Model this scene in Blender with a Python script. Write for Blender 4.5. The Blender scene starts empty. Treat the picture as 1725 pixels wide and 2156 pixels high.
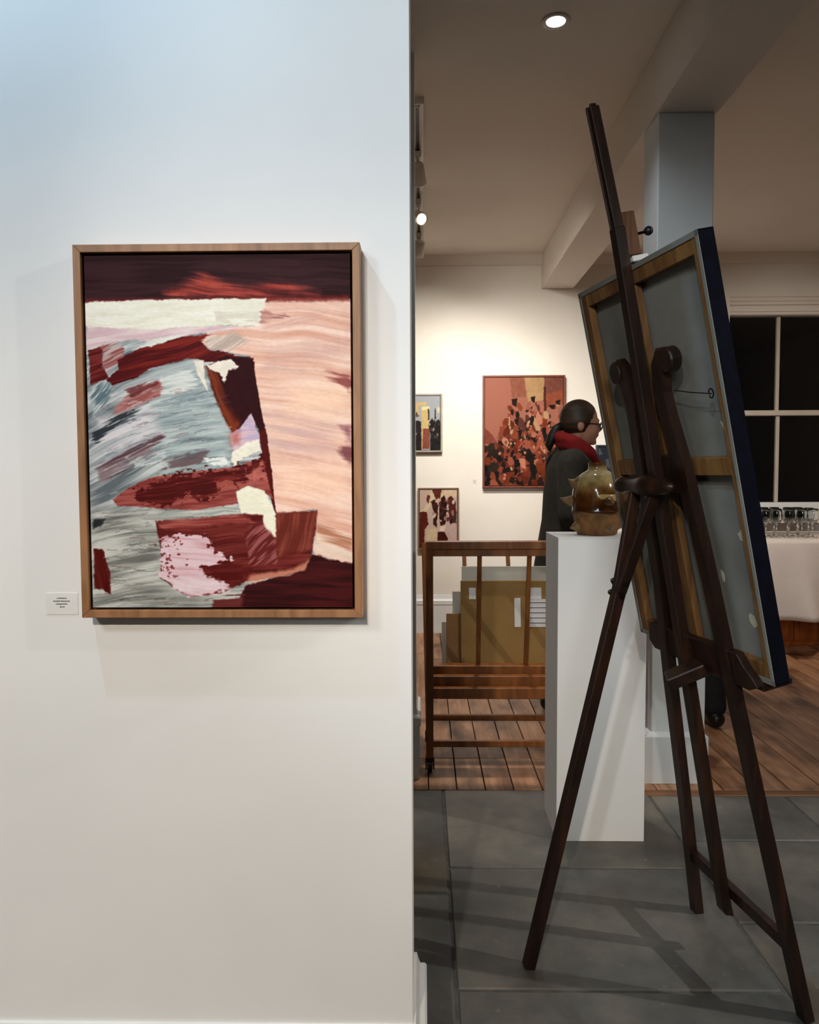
import bpy, bmesh, math, random
import numpy as np
from mathutils import Vector, Matrix
R = math.radians
random.seed(7)
scene = bpy.context.scene
col = scene.collection

# ------------------------------------------------------------------ camera
cam_d = bpy.data.cameras.new('camera')
cam_d.sensor_fit = 'HORIZONTAL'; cam_d.sensor_width = 36.0
cam_d.lens = 36.0 * 1600.0 / 1725.0
cam_d.clip_start = 0.05
cam = bpy.data.objects.new('camera', cam_d); col.objects.link(cam)
yaw, pit, rol = R(.98), R(3.04), R(.22)
fw = Vector((-math.sin(yaw)*math.cos(pit), math.cos(yaw)*math.cos(pit), -math.sin(pit)))
r0 = Vector((math.cos(yaw), math.sin(yaw), 0)); u0 = r0.cross(fw)
rr = r0*math.cos(rol) - u0*math.sin(rol); uu = u0*math.cos(rol) + r0*math.sin(rol)
M = Matrix.Identity(4)
for i in range(3):
    M[i][0] = rr[i]; M[i][1] = uu[i]; M[i][2] = -fw[i]
M[0][3], M[1][3], M[2][3] = 0, 0, 1.26
cam.matrix_world = M
scene.camera = cam

# ------------------------------------------------------------------ world: night outside
w = bpy.data.worlds.new('night'); scene.world = w; w.use_nodes = True
w.node_tree.nodes['Background'].inputs[0].default_value = (.35, .45, .7, 1)
w.node_tree.nodes['Background'].inputs[1].default_value = .0006

vs = scene.view_settings
vs.view_transform = 'Standard'; vs.look = 'None'; vs.gamma = 1.0; vs.use_curve_mapping = False
vs.exposure = 0.0
scene.cycles.use_denoising = True
scene.cycles.max_bounces = 8
scene.cycles.diffuse_bounces = 5

# ------------------------------------------------------------------ gallery lamps and added fills
def spot(name, loc, tgt, watts, rgb, cone=70, blend=.6, rad=.04):
    d = bpy.data.lights.new(name, 'SPOT'); d.energy = watts; d.color = rgb
    d.spot_size = R(cone); d.spot_blend = blend; d.shadow_soft_size = rad
    o = bpy.data.objects.new(name, d); col.objects.link(o); o.location = loc
    o.rotation_euler = (Vector(tgt)-Vector(loc)).to_track_quat('-Z', 'Y').to_euler()
    return o
WARM, MIDW, COOL = (1, .80, .58), (1, .93, .84), (.84, .93, 1.0)
# near room: track heads over and behind the camera, plus added soft fills
spot('lamp_over_painting', (-.82, .76, 2.82), (-.66, 1.29, 1.75), 44, (.50, .76, 1.0), 130, .9, .03)
spot('lamp_painting_front', (-.62, -2.30, 2.82), (-.45, 1.29, .50), 335, (1, .88, .74), 38, .9, .03)
spot('lamp_wall_from_right', (2.65, .15, 2.82), (-.95, 1.29, 1.00), 75, (1, .94, .86), 40, .9, .03)
spot('fill_wall_wash', (-1.7, -.9, 2.82), (-.95, 1.29, .95), 124, (.93, .96, 1.0), 74, .9, .30)  # added soft fill that lifts the overall level of the near wall
spot('lamp_easel_front', (3.36, 1.02, 2.82), (.70, 1.75, .2), 205, MIDW, 56, .6, .03)
spot('lamp_behind_camera', (-.80, -1.75, 2.82), (.95, 3.0, 1.0), 120, (.95, .98, 1.0), 34, .7, .04)
spot('fill_near_room', (-.20, -2.9, 2.45), (.95, 2.8, 1.2), 260, (.93, .97, 1.0), 26, .8, .45)  # added soft fill brightening pedestal and pillar, made large to blur its shadows
# back room: warm track heads washing the far wall, plus added fills for table and floor
spot('lamp_far_wall_a', (-.10, 4.30, 2.74), (.0, 5.9, 1.30), 95, (1, .93, .83), 84, .75, .04)
spot('lamp_far_wall_b', (.35, 4.20, 2.80), (.80, 5.9, 1.10), 140, (1, .95, .87), 84, 1.0, .04)
spot('lamp_far_wall_c', (.3, 3.40, 2.74), (.85, 5.9, 1.75), 90, (1, .92, .80), 60, 1.0, .12)
spot('fill_far_table', (2.3, 3.6, 2.82), (2.75, 5.6, 1.05), 130, (1, .89, .78), 88, 1.0, .05)  # added warm fill for the table and window side, no fitting of its own
spot('fill_back_floor', (2.5, 4.2, 2.82), (2.0, 4.1, 0), 9, WARM, 130, .9, .06)  # added weak fill for the warm ambience of the back room
spot('fill_back_floor_left', (.35, 3.45, 2.82), (.3, 3.55, 0), 120, (1, .90, .78), 60, .9, .06)  # added fill to brighten the boards left of the beam

# ------------------------------------------------------------------ materials (all node based)
def lin(c):
    return tuple(((x/255)/12.92 if x/255 <= .04045 else ((x/255+.055)/1.055)**2.4) for x in c)
def nodes(name):
    m = bpy.data.materials.new(name); m.use_nodes = True
    nt = m.node_tree; return m, nt, nt.nodes['Principled BSDF']
def N(nt, t, **kw):
    n = nt.nodes.new(t)
    for k, v in kw.items():
        if hasattr(n, k): setattr(n, k, v)
        else: n.inputs[k].default_value = v
    return n
def coords(nt, scale=(1, 1, 1), kind='Object', rnd=0.0, rot=(0, 0, 0)):
    tc = N(nt, 'ShaderNodeTexCoord'); mp = N(nt, 'ShaderNodeMapping')
    mp.inputs['Scale'].default_value = scale; mp.inputs['Rotation'].default_value = rot
    nt.links.new(tc.outputs[kind], mp.inputs['Vector'])
    if rnd:
        oi = N(nt, 'ShaderNodeObjectInfo')
        mu = N(nt, 'ShaderNodeMath', operation='MULTIPLY'); mu.inputs[1].default_value = rnd
        nt.links.new(oi.outputs['Random'], mu.inputs[0])
        nt.links.new(mu.outputs[0], mp.inputs['Location'])
    return mp.outputs['Vector']
def ramp(nt, fac, stops):
    r = N(nt, 'ShaderNodeValToRGB'); e = r.color_ramp.elements
    while len(e) < len(stops): e.new(.5)
    for k, (p, c) in enumerate(stops):
        e[k].position = p; e[k].color = (*lin(c), 1)
    nt.links.new(fac, r.inputs[0]); return r.outputs[0]
def bump(nt, bs, height, strength, dist=.002):
    b = N(nt, 'ShaderNodeBump'); b.inputs['Strength'].default_value = strength; b.inputs['Distance'].default_value = dist
    nt.links.new(height, b.inputs['Height']); nt.links.new(b.outputs[0], bs.inputs['Normal'])
def mottled(name, c1, c2, rough=.6, scale=6, sc=(1, 1, 1), bstr=.15, metallic=0, detail=5, mid=(.35, .65), rnd=0.0, spec=.5, coat=0, kind='Object', rot=(0, 0, 0)):
    m, nt, bs = nodes(name)
    no = N(nt, 'ShaderNodeTexNoise'); no.inputs['Scale'].default_value = scale; no.inputs['Detail'].default_value = detail
    nt.links.new(coords(nt, sc, kind, rnd, rot), no.inputs['Vector'])
    nt.links.new(ramp(nt, no.outputs['Fac'], [(mid[0], c1), (mid[1], c2)]), bs.inputs['Base Color'])
    bs.inputs['Roughness'].default_value = rough; bs.inputs['Metallic'].default_value = metallic
    bs.inputs['Specular IOR Level'].default_value = spec
    if coat: bs.inputs['Coat Weight'].default_value = coat; bs.inputs['Coat Roughness'].default_value = .05
    if bstr: bump(nt, bs, no.outputs['Fac'], bstr)
    return m
def wood(name, dark, mid, light, sc=(14, 14, 1.2), rough=.45, rnd=9.0, bstr=.12, spec=.5, kind='Object'):
    m, nt, bs = nodes(name)
    v = coords(nt, sc, kind, rnd)
    a = N(nt, 'ShaderNodeTexNoise'); a.inputs['Scale'].default_value = 2.2; a.inputs['Detail'].default_value = 6; a.inputs['Distortion'].default_value = .6
    nt.links.new(v, a.inputs['Vector'])
    nt.links.new(ramp(nt, a.outputs['Fac'], [(.3, dark), (.52, mid), (.75, light)]), bs.inputs['Base Color'])
    bs.inputs['Roughness'].default_value = rough; bs.inputs['Specular IOR Level'].default_value = spec
    bump(nt, bs, a.outputs['Fac'], bstr, .001)
    return m
def emit(name, rgb, s):
    m, nt, bs = nodes(name)
    bs.inputs['Base Color'].default_value = (*rgb, 1)
    bs.inputs['Emission Color'].default_value = (*rgb, 1); bs.inputs['Emission Strength'].default_value = s
    return m
MT = {}
MT['plaster'] = mottled('white_plaster', (232, 231, 228), (238, 237, 234), .75, 2.5, bstr=.05, spec=.2)
MT['far_plaster'] = mottled('cream_white_plaster', (232, 226, 216), (238, 233, 224), .75, 2.5, bstr=.05, spec=.2)
MT['ceiling'] = mottled('ceiling_paint', (228, 220, 210), (234, 226, 216), .9, 1.5, bstr=.04, spec=.1)
MT['gloss'] = mottled('white_gloss_paint', (222, 224, 224), (232, 233, 232), .35, 5, bstr=.04)
MT['sash'] = mottled('cream_sash_paint', (186, 176, 160), (196, 186, 170), .4, 5, bstr=.04)
MT['plinth'] = mottled('white_matt_board', (232, 233, 231), (238, 238, 236), .55, 3, bstr=.03)
MT['pillar'] = mottled('pale_grey_paint', (206, 212, 214), (214, 219, 220), .6, 3, bstr=.03)
MT['oak'] = wood('oak_frame', (120, 80, 48), (150, 104, 66), (172, 124, 82), (20, 20, 3), .5)
MT['gapblack'] = mottled('dark_rebate', (18, 10, 8), (26, 15, 12), .9, 8, bstr=0)
MT['easel'] = wood('stained_easel_wood', (20, 9, 3), (36, 17, 6), (56, 28, 10), (22, 22, 2.2), .42, 6)
MT['easel_light'] = wood('worn_easel_wood', (78, 48, 30), (104, 68, 44), (126, 84, 58), (22, 22, 2.5), .45, 6)
MT['pine'] = wood('pine_stretcher', (92, 60, 26), (120, 82, 40), (140, 100, 54), (16, 16, 2), .6)
MT['navy'] = mottled('navy_canvas_edge', (5, 6, 14), (9, 11, 24), .9, 30, bstr=.2, spec=.08)
MT['raw_canvas'] = mottled('primed_canvas_back', (116, 114, 104), (136, 134, 126), .9, 5, bstr=.2)
MT['rackwood'] = wood('beech_rack_wood', (94, 52, 16), (122, 70, 26), (142, 88, 38), (14, 14, 2), .4)
MT['floorboard'] = None
MT['black'] = mottled('black_plastic', (10, 10, 11), (18, 18, 19), .45, 20, bstr=.05)
MT['iron'] = mottled('dark_metal', (22, 20, 18), (38, 35, 32), .4, 20, metallic=.8, bstr=.05)
MT['card'] = mottled('white_card', (227, 226, 221), (232, 231, 227), .8, 20, bstr=0)
MT['ink'] = mottled('grey_print', (70, 70, 72), (96, 96, 98), .9, 40, bstr=0)
MT['fixture'] = mottled('white_fixture_enamel', (196, 190, 180), (206, 200, 190), .4, 10, bstr=0)
MT['lens'] = emit('lit_lens', (1, .93, .8), 9)
MT['lens_cool'] = emit('lit_downlight', (.93, .97, 1), 12)
MT['cloth'] = mottled('white_tablecloth', (214, 202, 194), (226, 214, 206), .85, 3, bstr=.1)
MT['panel'] = wood('orange_panel_wood', (118, 56, 18), (150, 74, 26), (176, 96, 38), (10, 10, 2), .35)

def floorboard_mat():
    m, nt, bs = nodes('worn_floorboards')
    v = coords(nt, (18, 1.4, 1), 'Object', 7.0)
    a = N(nt, 'ShaderNodeTexNoise'); a.inputs['Scale'].default_value = 2.0; a.inputs['Detail'].default_value = 6; a.inputs['Distortion'].default_value = .5
    nt.links.new(v, a.inputs['Vector'])
    grain = ramp(nt, a.outputs['Fac'], [(.3, (140, 96, 66)), (.55, (172, 128, 96)), (.8, (196, 156, 124))])
    v2 = coords(nt, (5, 2.2, 1), 'Object', 3.0)
    b = N(nt, 'ShaderNodeTexNoise'); b.inputs['Scale'].default_value = 1.3; b.inputs['Detail'].default_value = 4
    nt.links.new(v2, b.inputs['Vector'])
    stain = ramp(nt, b.outputs['Fac'], [(.33, (122, 96, 84)), (.52, (255, 255, 255))])
    mx = N(nt, 'ShaderNodeMix', data_type='RGBA', blend_type='MULTIPLY'); mx.inputs[0].default_value = .9
    nt.links.new(grain, mx.inputs[6]); nt.links.new(stain, mx.inputs[7])
    oi = N(nt, 'ShaderNodeObjectInfo')
    hs = N(nt, 'ShaderNodeHueSaturation')
    mr = N(nt, 'ShaderNodeMapRange'); mr.inputs[3].default_value = .82; mr.inputs[4].default_value = 1.15
    nt.links.new(oi.outputs['Random'], mr.inputs[0]); nt.links.new(mr.outputs[0], hs.inputs['Value'])
    nt.links.new(mx.outputs[2], hs.inputs['Color']); nt.links.new(hs.outputs[0], bs.inputs['Base Color'])
    bs.inputs['Roughness'].default_value = .42
    bump(nt, bs, a.outputs['Fac'], .15, .001)
    return m
MT['floorboard'] = floorboard_mat()
def stone_mat():
    m, nt, bs = nodes('grey_flagstone')
    a = N(nt, 'ShaderNodeTexNoise'); a.inputs['Scale'].default_value = 2.6; a.inputs['Detail'].default_value = 9; a.inputs['Roughness'].default_value = .62
    nt.links.new(coords(nt, (1, 1, 1), 'Object', 5.0), a.inputs['Vector'])
    c1 = ramp(nt, a.outputs['Fac'], [(.28, (60, 63, 64)), (.5, (93, 94, 91)), (.74, (130, 127, 118))])
    b = N(nt, 'ShaderNodeTexNoise'); b.inputs['Scale'].default_value = 1.1; b.inputs['Detail'].default_value = 3
    nt.links.new(coords(nt, (1, 1, 1), 'Object', 11.0), b.inputs['Vector'])
    c2 = ramp(nt, b.outputs['Fac'], [(.52, (255, 255, 255)), (.70, (206, 180, 142))])
    mx = N(nt, 'ShaderNodeMix', data_type='RGBA', blend_type='MULTIPLY'); mx.inputs[0].default_value = 1
    nt.links.new(c1, mx.inputs[6]); nt.links.new(c2, mx.inputs[7])
    s = N(nt, 'ShaderNodeTexNoise'); s.inputs['Scale'].default_value = 38; s.inputs['Detail'].default_value = 2
    nt.links.new(coords(nt), s.inputs['Vector'])
    sp = ramp(nt, s.outputs['Fac'], [(.70, (0, 0, 0)), (.76, (120, 120, 112))])
    ad = N(nt, 'ShaderNodeMix', data_type='RGBA', blend_type='ADD'); ad.inputs[0].default_value = .35
    nt.links.new(mx.outputs[2], ad.inputs[6]); nt.links.new(sp, ad.inputs[7])
    nt.links.new(ad.outputs[2], bs.inputs['Base Color'])
    bs.inputs['Roughness'].default_value = .5
    bump(nt, bs, a.outputs['Fac'], .35, .004)
    return m
MT['stone'] = stone_mat()
def glass_pane_mat():
    m, nt, bs = nodes('window_glass')
    nt.nodes.remove(bs)
    out = nt.nodes['Material Output']
    tr = N(nt, 'ShaderNodeBsdfTransparent'); gl = N(nt, 'ShaderNodeBsdfGlossy'); gl.inputs['Roughness'].default_value = .0
    fr = N(nt, 'ShaderNodeFresnel'); fr.inputs['IOR'].default_value = 1.5
    mx = N(nt, 'ShaderNodeMixShader')
    nt.links.new(fr.outputs[0], mx.inputs[0]); nt.links.new(tr.outputs[0], mx.inputs[1]); nt.links.new(gl.outputs[0], mx.inputs[2])
    nt.links.new(mx.outputs[0], out.inputs[0])
    return m
MT['pane'] = glass_pane_mat()
def drink_glass():
    m, nt, bs = nodes('clear_drinking_glass')
    bs.inputs['Transmission Weight'].default_value = 1; bs.inputs['Roughness'].default_value = .02; bs.inputs['IOR'].default_value = 1.45
    no = N(nt, 'ShaderNodeTexNoise'); no.inputs['Scale'].default_value = 9
    nt.links.new(ramp(nt, no.outputs['Fac'], [(.3, (246, 250, 250)), (.7, (252, 254, 254))]), bs.inputs['Base Color'])
    return m
MT['glass'] = drink_glass()
def paint_mat(name, rough=.55):
    m, nt, bs = nodes(name)
    at = N(nt, 'ShaderNodeAttribute'); at.attribute_name = 'paint'
    no = N(nt, 'ShaderNodeTexNoise'); no.inputs['Scale'].default_value = 260; no.inputs['Detail'].default_value = 3
    nt.links.new(coords(nt, (.4, 1, 1)), no.inputs['Vector'])
    mx = N(nt, 'ShaderNodeMix', data_type='RGBA', blend_type='MULTIPLY'); mx.inputs[0].default_value = .22
    nt.links.new(at.outputs['Color'], mx.inputs[6])
    nt.links.new(ramp(nt, no.outputs['Fac'], [(.3, (205, 205, 205)), (.65, (255, 255, 255))]), mx.inputs[7])
    nt.links.new(mx.outputs[2], bs.inputs['Base Color'])
    bs.inputs['Roughness'].default_value = rough; bs.inputs['Specular IOR Level'].default_value = .06
    bump(nt, bs, no.outputs['Fac'], .2, .0006)
    return m
MT['paint'] = paint_mat('brushed_oil_paint')

# ------------------------------------------------------------------ mesh helpers
def bm_new(): return bmesh.new()
def box(bm, x0, x1, y0, y1, z0, z1, bev=0.0):
    b = bmesh.new()
    bmesh.ops.create_cube(b, size=1)
    for v in b.verts:
        v.co = Vector(((x0+x1)/2+v.co.x*(x1-x0), (y0+y1)/2+v.co.y*(y1-y0), (z0+z1)/2+v.co.z*(z1-z0)))
    if bev: bmesh.ops.bevel(b, geom=b.edges[:], offset=bev, segments=1, affect='EDGES')
    merge(bm, b); return bm
def merge(bm, b):
    me = bpy.data.meshes.new('tmp'); b.to_mesh(me); b.free(); bm.from_mesh(me); bpy.data.meshes.remove(me)
def bar(bm, p0, p1, w, d, side, bev=.002, w1=None, d1=None):
    """rectangular bar from p0 to p1; `side` is the direction of its width w; d is the other thickness"""
    p0, p1, side = Vector(p0), Vector(p1), Vector(side)
    ax = (p1-p0).normalized(); s = (side-ax*side.dot(ax)).normalized(); t = ax.cross(s)
    w1 = w if w1 is None else w1; d1 = d if d1 is None else d1
    b = bmesh.new()
    vv = []
    for p, ww, dd in ((p0, w, d), (p1, w1, d1)):
        for a, c in ((-1, -1), (1, -1), (1, 1), (-1, 1)):
            vv.append(b.verts.new(p+s*(a*ww/2)+t*(c*dd/2)))
    for f in ((3, 2, 1, 0), (4, 5, 6, 7), (0, 1, 5, 4), (1, 2, 6, 5), (2, 3, 7, 6), (3, 0, 4, 7)):
        b.faces.new([vv[i] for i in f])
    bmesh.ops.recalc_face_normals(b, faces=b.faces[:])
    if bev: bmesh.ops.bevel(b, geom=b.edges[:], offset=bev, segments=1, affect='EDGES')
    merge(bm, b); return bm
def prism(bm, pts, off, bev=0):
    """extrude the 3-D polygon pts by vector off"""
    b = bmesh.new(); off = Vector(off)
    a = [b.verts.new(Vector(p)) for p in pts]; c = [b.verts.new(Vector(p)+off) for p in pts]
    n = len(pts)
    b.faces.new(a); b.faces.new(c[::-1])
    for i in range(n): b.faces.new((a[i], c[i], c[(i+1) % n], a[(i+1) % n]))
    bmesh.ops.recalc_face_normals(b, faces=b.faces[:])
    if bev: bmesh.ops.bevel(b, geom=b.edges[:], offset=bev, segments=1, affect='EDGES')
    merge(bm, b); return bm
def lathe(bm, prof, c=(0, 0, 0), ax=(0, 0, 1), seg=24, cap=True):
    """prof: list of (radius, height along ax)"""
    ax = Vector(ax).normalized(); c = Vector(c)
    s = ax.orthogonal().normalized(); t = ax.cross(s)
    rings = []
    for r, h in prof:
        rings.append([bm.verts.new(c+ax*h+(s*math.cos(k*2*math.pi/seg)+t*math.sin(k*2*math.pi/seg))*max(r, 1e-5)) for k in range(seg)])
    for a, b_ in zip(rings, rings[1:]):
        for k in range(seg): bm.faces.new((a[k], a[(k+1) % seg], b_[(k+1) % seg], b_[k]))
    if cap:
        bm.faces.new(rings[0][::-1]); bm.faces.new(rings[-1])
    return bm
def tube(bm, pts, rad, seg=10, closed=False, flat=1.0):
    pts = [Vector(p) for p in pts]; n = len(pts)
    rad = rad if isinstance(rad, (list, tuple)) else [rad]*n
    rings = []; prev = None
    for i, p in enumerate(pts):
        if closed: d = pts[(i+1) % n]-pts[i-1]
        else: d = pts[min(i+1, n-1)]-pts[max(i-1, 0)]
        d.normalize()
        s = d.orthogonal().normalized() if prev is None else (prev-d*prev.dot(d)).normalized()
        prev = s; t = d.cross(s)
        rings.append([bm.verts.new(p+(s*math.cos(k*2*math.pi/seg)+t*flat*math.sin(k*2*math.pi/seg))*rad[i]) for k in range(seg)])
    pr = list(zip(rings, rings[1:])) + ([(rings[-1], rings[0])] if closed else [])
    for a, b_ in pr:
        for k in range(seg): bm.faces.new((a[k], a[(k+1) % seg], b_[(k+1) % seg], b_[k]))
    if not closed:
        bm.faces.new(rings[0][::-1]); bm.faces.new(rings[-1])
    return bm
def ball(bm, c, r, seg=16):
    r = r if isinstance(r, (tuple, list)) else (r, r, r)
    b = bmesh.new(); bmesh.ops.create_uvsphere(b, u_segments=seg, v_segments=max(8, seg*2//3), radius=1)
    for v in b.verts: v.co = Vector((c[0]+v.co.x*r[0], c[1]+v.co.y*r[1], c[2]+v.co.z*r[2]))
    merge(bm, b); return bm
def rings(bm, rs, seg=28):
    """stack of horizontal ellipses (cx, cy, z, rx, ry)"""
    L = [[bm.verts.new((cx+rx*math.cos(k*2*math.pi/seg), cy+ry*math.sin(k*2*math.pi/seg), z)) for k in range(seg)] for cx, cy, z, rx, ry in rs]
    for a, b_ in zip(L, L[1:]):
        for k in range(seg): bm.faces.new((a[k], a[(k+1) % seg], b_[(k+1) % seg], b_[k]))
    bm.faces.new(L[0][::-1]); bm.faces.new(L[-1]); return bm
BASE = {}
def obj(name, bm, m, parent=None, smooth=False, loc=None):
    me = bpy.data.meshes.new(name)
    bmesh.ops.recalc_face_normals(bm, faces=bm.faces[:])
    base = Vector(loc) if loc is not None else (BASE[parent.name] if parent is not None else Vector((0, 0, 0)))
    for v in bm.verts: v.co -= base
    bm.to_mesh(me); bm.free()
    o = bpy.data.objects.new(name, me); col.objects.link(o)
    me.materials.append(MT[m] if isinstance(m, str) else m)
    if smooth:
        for p in me.polygons: p.use_smooth = True
    if parent is not None: o.parent = parent; BASE[o.name] = base
    else: o.location = base; BASE[o.name] = base
    return o
def tag(o, label, cat, group=None):
    o['label'] = label; o['category'] = cat
    if group: o['group'] = group
    return o
def thing(name, label, cat, loc, group=None):
    o = bpy.data.objects.new(name, None); col.objects.link(o); o.location = loc; o.empty_display_size = .1
    BASE[o.name] = Vector(loc); return tag(o, label, cat, group)
def struct(o, label=None):
    o['kind'] = 'structure'
    if label: o['label'] = label
    return o
def fuse(o, voxel=.008, smooth=6):
    """melt overlapping closed shapes of one mesh into one continuous surface"""
    a = o.modifiers.new('r', 'REMESH'); a.mode = 'VOXEL'; a.voxel_size = voxel
    b = o.modifiers.new('s', 'SMOOTH'); b.iterations = smooth; b.factor = .5
    dg = bpy.context.evaluated_depsgraph_get(); dg.update()
    me = bpy.data.meshes.new_from_object(o.evaluated_get(dg))
    o.modifiers.clear(); mats = list(o.data.materials); o.data = me
    me.materials.clear()
    for m in mats: me.materials.append(m)
    for p in me.polygons: p.use_smooth = True
    return o

CEIL = 2.90
# ------------------------------------------------------------------ the room shell
floor = struct(obj('floor', box(bm_new(), -3.0, 4.6, -3.2, 6.0, -.12, -.03), 'gapblack'))
struct(obj('ceiling', box(bm_new(), -3.1, 4.7, -3.3, 6.1, CEIL, CEIL+.1), 'ceiling'))
struct(obj('wall_left', box(bm_new(), -3.0, -.02, 1.29, 1.487, -.03, CEIL), 'plaster'))
struct(obj('wall_middle', box(bm_new(), -3.0, -.028, 3.072, 3.30, -.03, CEIL), 'plaster'))
struct(obj('wall_right', box(bm_new(), 4.6, 4.7, -3.3, 6.1, -.12, CEIL), 'far_plaster'))
struct(obj('wall_rear', box(bm_new(), -3.1, 4.7, -3.3, -3.2, -.12, CEIL), 'plaster'))
struct(obj('wall_outer', box(bm_new(), -3.1, -3.0, -3.3, 6.1, -.12, CEIL), 'plaster'))
WX0, WX1, WZ0, WZ1 = 2.345, 3.171, .95, 2.578
bm = bm_new()
box(bm, -3.1, WX0, 5.9, 6.1, -.12, CEIL); box(bm, WX1, 4.7, 5.9, 6.1, -.12, CEIL)
box(bm, WX0, WX1, 5.9, 6.1, -.12, WZ0); box(bm, WX0, WX1, 5.9, 6.1, WZ1, CEIL)
struct(obj('wall_far', bm, 'far_plaster'))
# cornice of the far wall and ceiling beam on its pillar
bm = bm_new()
prof = [(0, 2.828), (.012, 2.828), (.03, 2.85), (.05, 2.885), (.06, CEIL), (0, CEIL)]
prism(bm, [(-3.0, 5.9-o, z) for o, z in prof], (7.6, 0, 0))
struct(obj('trim_1', bm, 'ceiling'))
struct(obj('trim_2', box(bm_new(), .912, 1.155, -3.2, 5.9, 2.65, CEIL, .004), 'ceiling'), 'boxed ceiling beam running to the far wall')
pil = struct(obj('pillar', box(bm_new(), .922, 1.140, 3.045, 3.235, .0, 2.65, .004), 'pillar'), 'square pale pillar under the ceiling beam')
bm = bm_new()
box(bm, .893, 1.146, 3.018, 3.262, 0.0, .19); 
b = bmesh.new()
for z, g in ((.19, 0), (.203, .022)):
    for x, y in ((.893+g, 3.018+g), (1.146-g, 3.018+g), (1.146-g, 3.262-g), (.893+g, 3.262-g)): b.verts.new((x, y, z))
b.verts.ensure_lookup_table()
for k in range(4): b.faces.new([b.verts[i] for i in (k, (k+1) % 4, 4+(k+1) % 4, 4+k)])
b.faces.new([b.verts[i] for i in (4, 5, 6, 7)]); b.faces.new([b.verts[i] for i in (3, 2, 1, 0)]); merge(bm, b)
obj('plinth', bm, 'pillar', pil)

# skirtings: moulded profile swept round the wall ends
def skirting(name, paths, m='gloss', k=1.0):
    prof = [(o, z*k) for o, z in [(0, .297), (.006, .296), (.009, .282), (.013, .268), (.022, .262), (.026, .255), (.026, .226), (.021, .220), (.020, 0), (0, 0)]]
    bm = bm_new()
    for path in paths:
        L = []
        for o, z in prof: L.append([bm.verts.new((p[0]+p[2]*o, p[1]+p[3]*o, z)) for p in path])
        for a, b_ in zip(L, L[1:]):
            for k in range(len(path)-1): bm.faces.new((a[k], a[k+1], b_[k+1], b_[k]))
    return struct(obj(name, bm, m))
skirting('baseboard_left', [[(-2.98, 1.29, 0, -1), (-.02, 1.29, 1, -1), (-.02, 1.487, 1, 1), (-2.98, 1.487, 0, 1)]], k=.968)
skirting('baseboard_middle', [[(-2.98, 3.072, 0, -1), (-.035, 3.072, 1, -1), (-.035, 3.30, 1, 1), (-2.98, 3.30, 0, 1)]])
skirting('baseboard_far', [[(-3, 5.9, 0, -1), (4.6, 5.9, 0, -1)]])
skirting('baseboard_right', [[(4.6, 5.9, -1, 0), (4.6, -3.2, -1, 0)]])

# floor boards of the back room, each its own plank
def planks():
    xs = []
    x = .134
    while x > -2.9: xs.append((x-.113, x)); x -= .113
    x = .134
    while x < .86: xs.append((x, x+.113)); x += .113
    while x < 4.58: wd = random.uniform(.128, .138); xs.append((x, min(x+wd, 4.6))); x += wd
    for (a, b_) in xs:
        if a < -.35: continue
        ycut = 3.285 if -.1 < a < .50 else random.uniform(3.9, 5.2)
        for y0, y1 in ((2.957, ycut), (ycut, 5.9)):
            g = .0022; dz = random.uniform(-.0012, .0012)
            o = obj('floor_board', box(bm_new(), a+g, b_-g, y0+.0015, y1-.0015, -.03, 0+dz, .0015), 'floorboard', floor)
planks()
obj('floor_board', box(bm_new(), -2.95, -.36, 2.957, 5.9, -.03, 0, .0015), 'floorboard', floor)
obj('threshold_strip', box(bm_new(), .86, 4.6, 2.905, 2.955, -.03, .002, .003), wood('threshold_wood', (84, 52, 28), (110, 72, 40), (130, 90, 54), (1.2, 16, 16), .5), floor)
# stone flags of the near room
MT['grout'] = mottled('grey_mortar', (70, 72, 70), (92, 92, 88), .9, 30, bstr=.3)
obj('mortar_bed', box(bm_new(), -2.96, 4.58, -3.15, 2.95, -.03, -.0042), 'grout', floor)
colsx = [-2.95, -2.2, -1.45, -.72, .078, .875, 1.398, 2.15, 2.9, 3.7, 4.6]
for i, (a, b_) in enumerate(zip(colsx, colsx[1:])):
    ys = {4: [-3.1, -2.2, -1.3, -.5, .3, 1.0, 1.79, 2.36, 2.955], 5: [-3.1, -2.4, -1.6, -.7, .2, 1.1, 2.07, 2.545, 2.905]}.get(i)
    if ys is None:
        ys = [-3.1]; 
        while ys[-1] < 2.2: ys.append(ys[-1]+random.uniform(.6, 1.0))
        ys.append(2.905 if a > .8 else 2.955)
    elif i == 5: ys[-1] = 2.905
    if b_ > .86 and i == 4: pass
    for y0, y1 in zip(ys, ys[1:]):
        g = .004; dz = random.uniform(-.002, .001)
        obj('paving_slab', box(bm_new(), a+g, b_-g, y0+g, y1-g, -.03, dz, .004), 'stone', floor)

# window of the far wall
win = struct(bpy.data.objects.new('window_1', None)); col.objects.link(win); win.location = ((WX0+WX1)/2, 5.98, WZ0); BASE['window_1'] = Vector(win.location)
bm = bm_new()
box(bm, WX0, WX0+.012, 5.93, 6.05, WZ0, WZ1); box(bm, WX1-.012, WX1, 5.93, 6.05, WZ0, WZ1); box(bm, WX0, WX1, 5.95, 6.05, WZ0, WZ0+.06)
obj('window_frame', bm, 'gloss', win)
bm = bm_new()
box(bm, WX0, WX1, 5.93, 6.05, 2.45, WZ1); box(bm, WX0, WX1, 5.915, 5.93, 2.52, 2.578, .004); box(bm, WX0, WX1, 5.905, 5.93, 2.545, 2.578, .004); box(bm, WX0, WX1, 5.92, 5.93, 2.47, 2.495, .003)
obj('head_moulding', bm, 'ceiling', win)
obj('meeting_rail', box(bm_new(), WX0+.012, WX1-.012, 5.945, 6.02, 1.682, 1.722, .004), 'sash', win)
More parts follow.
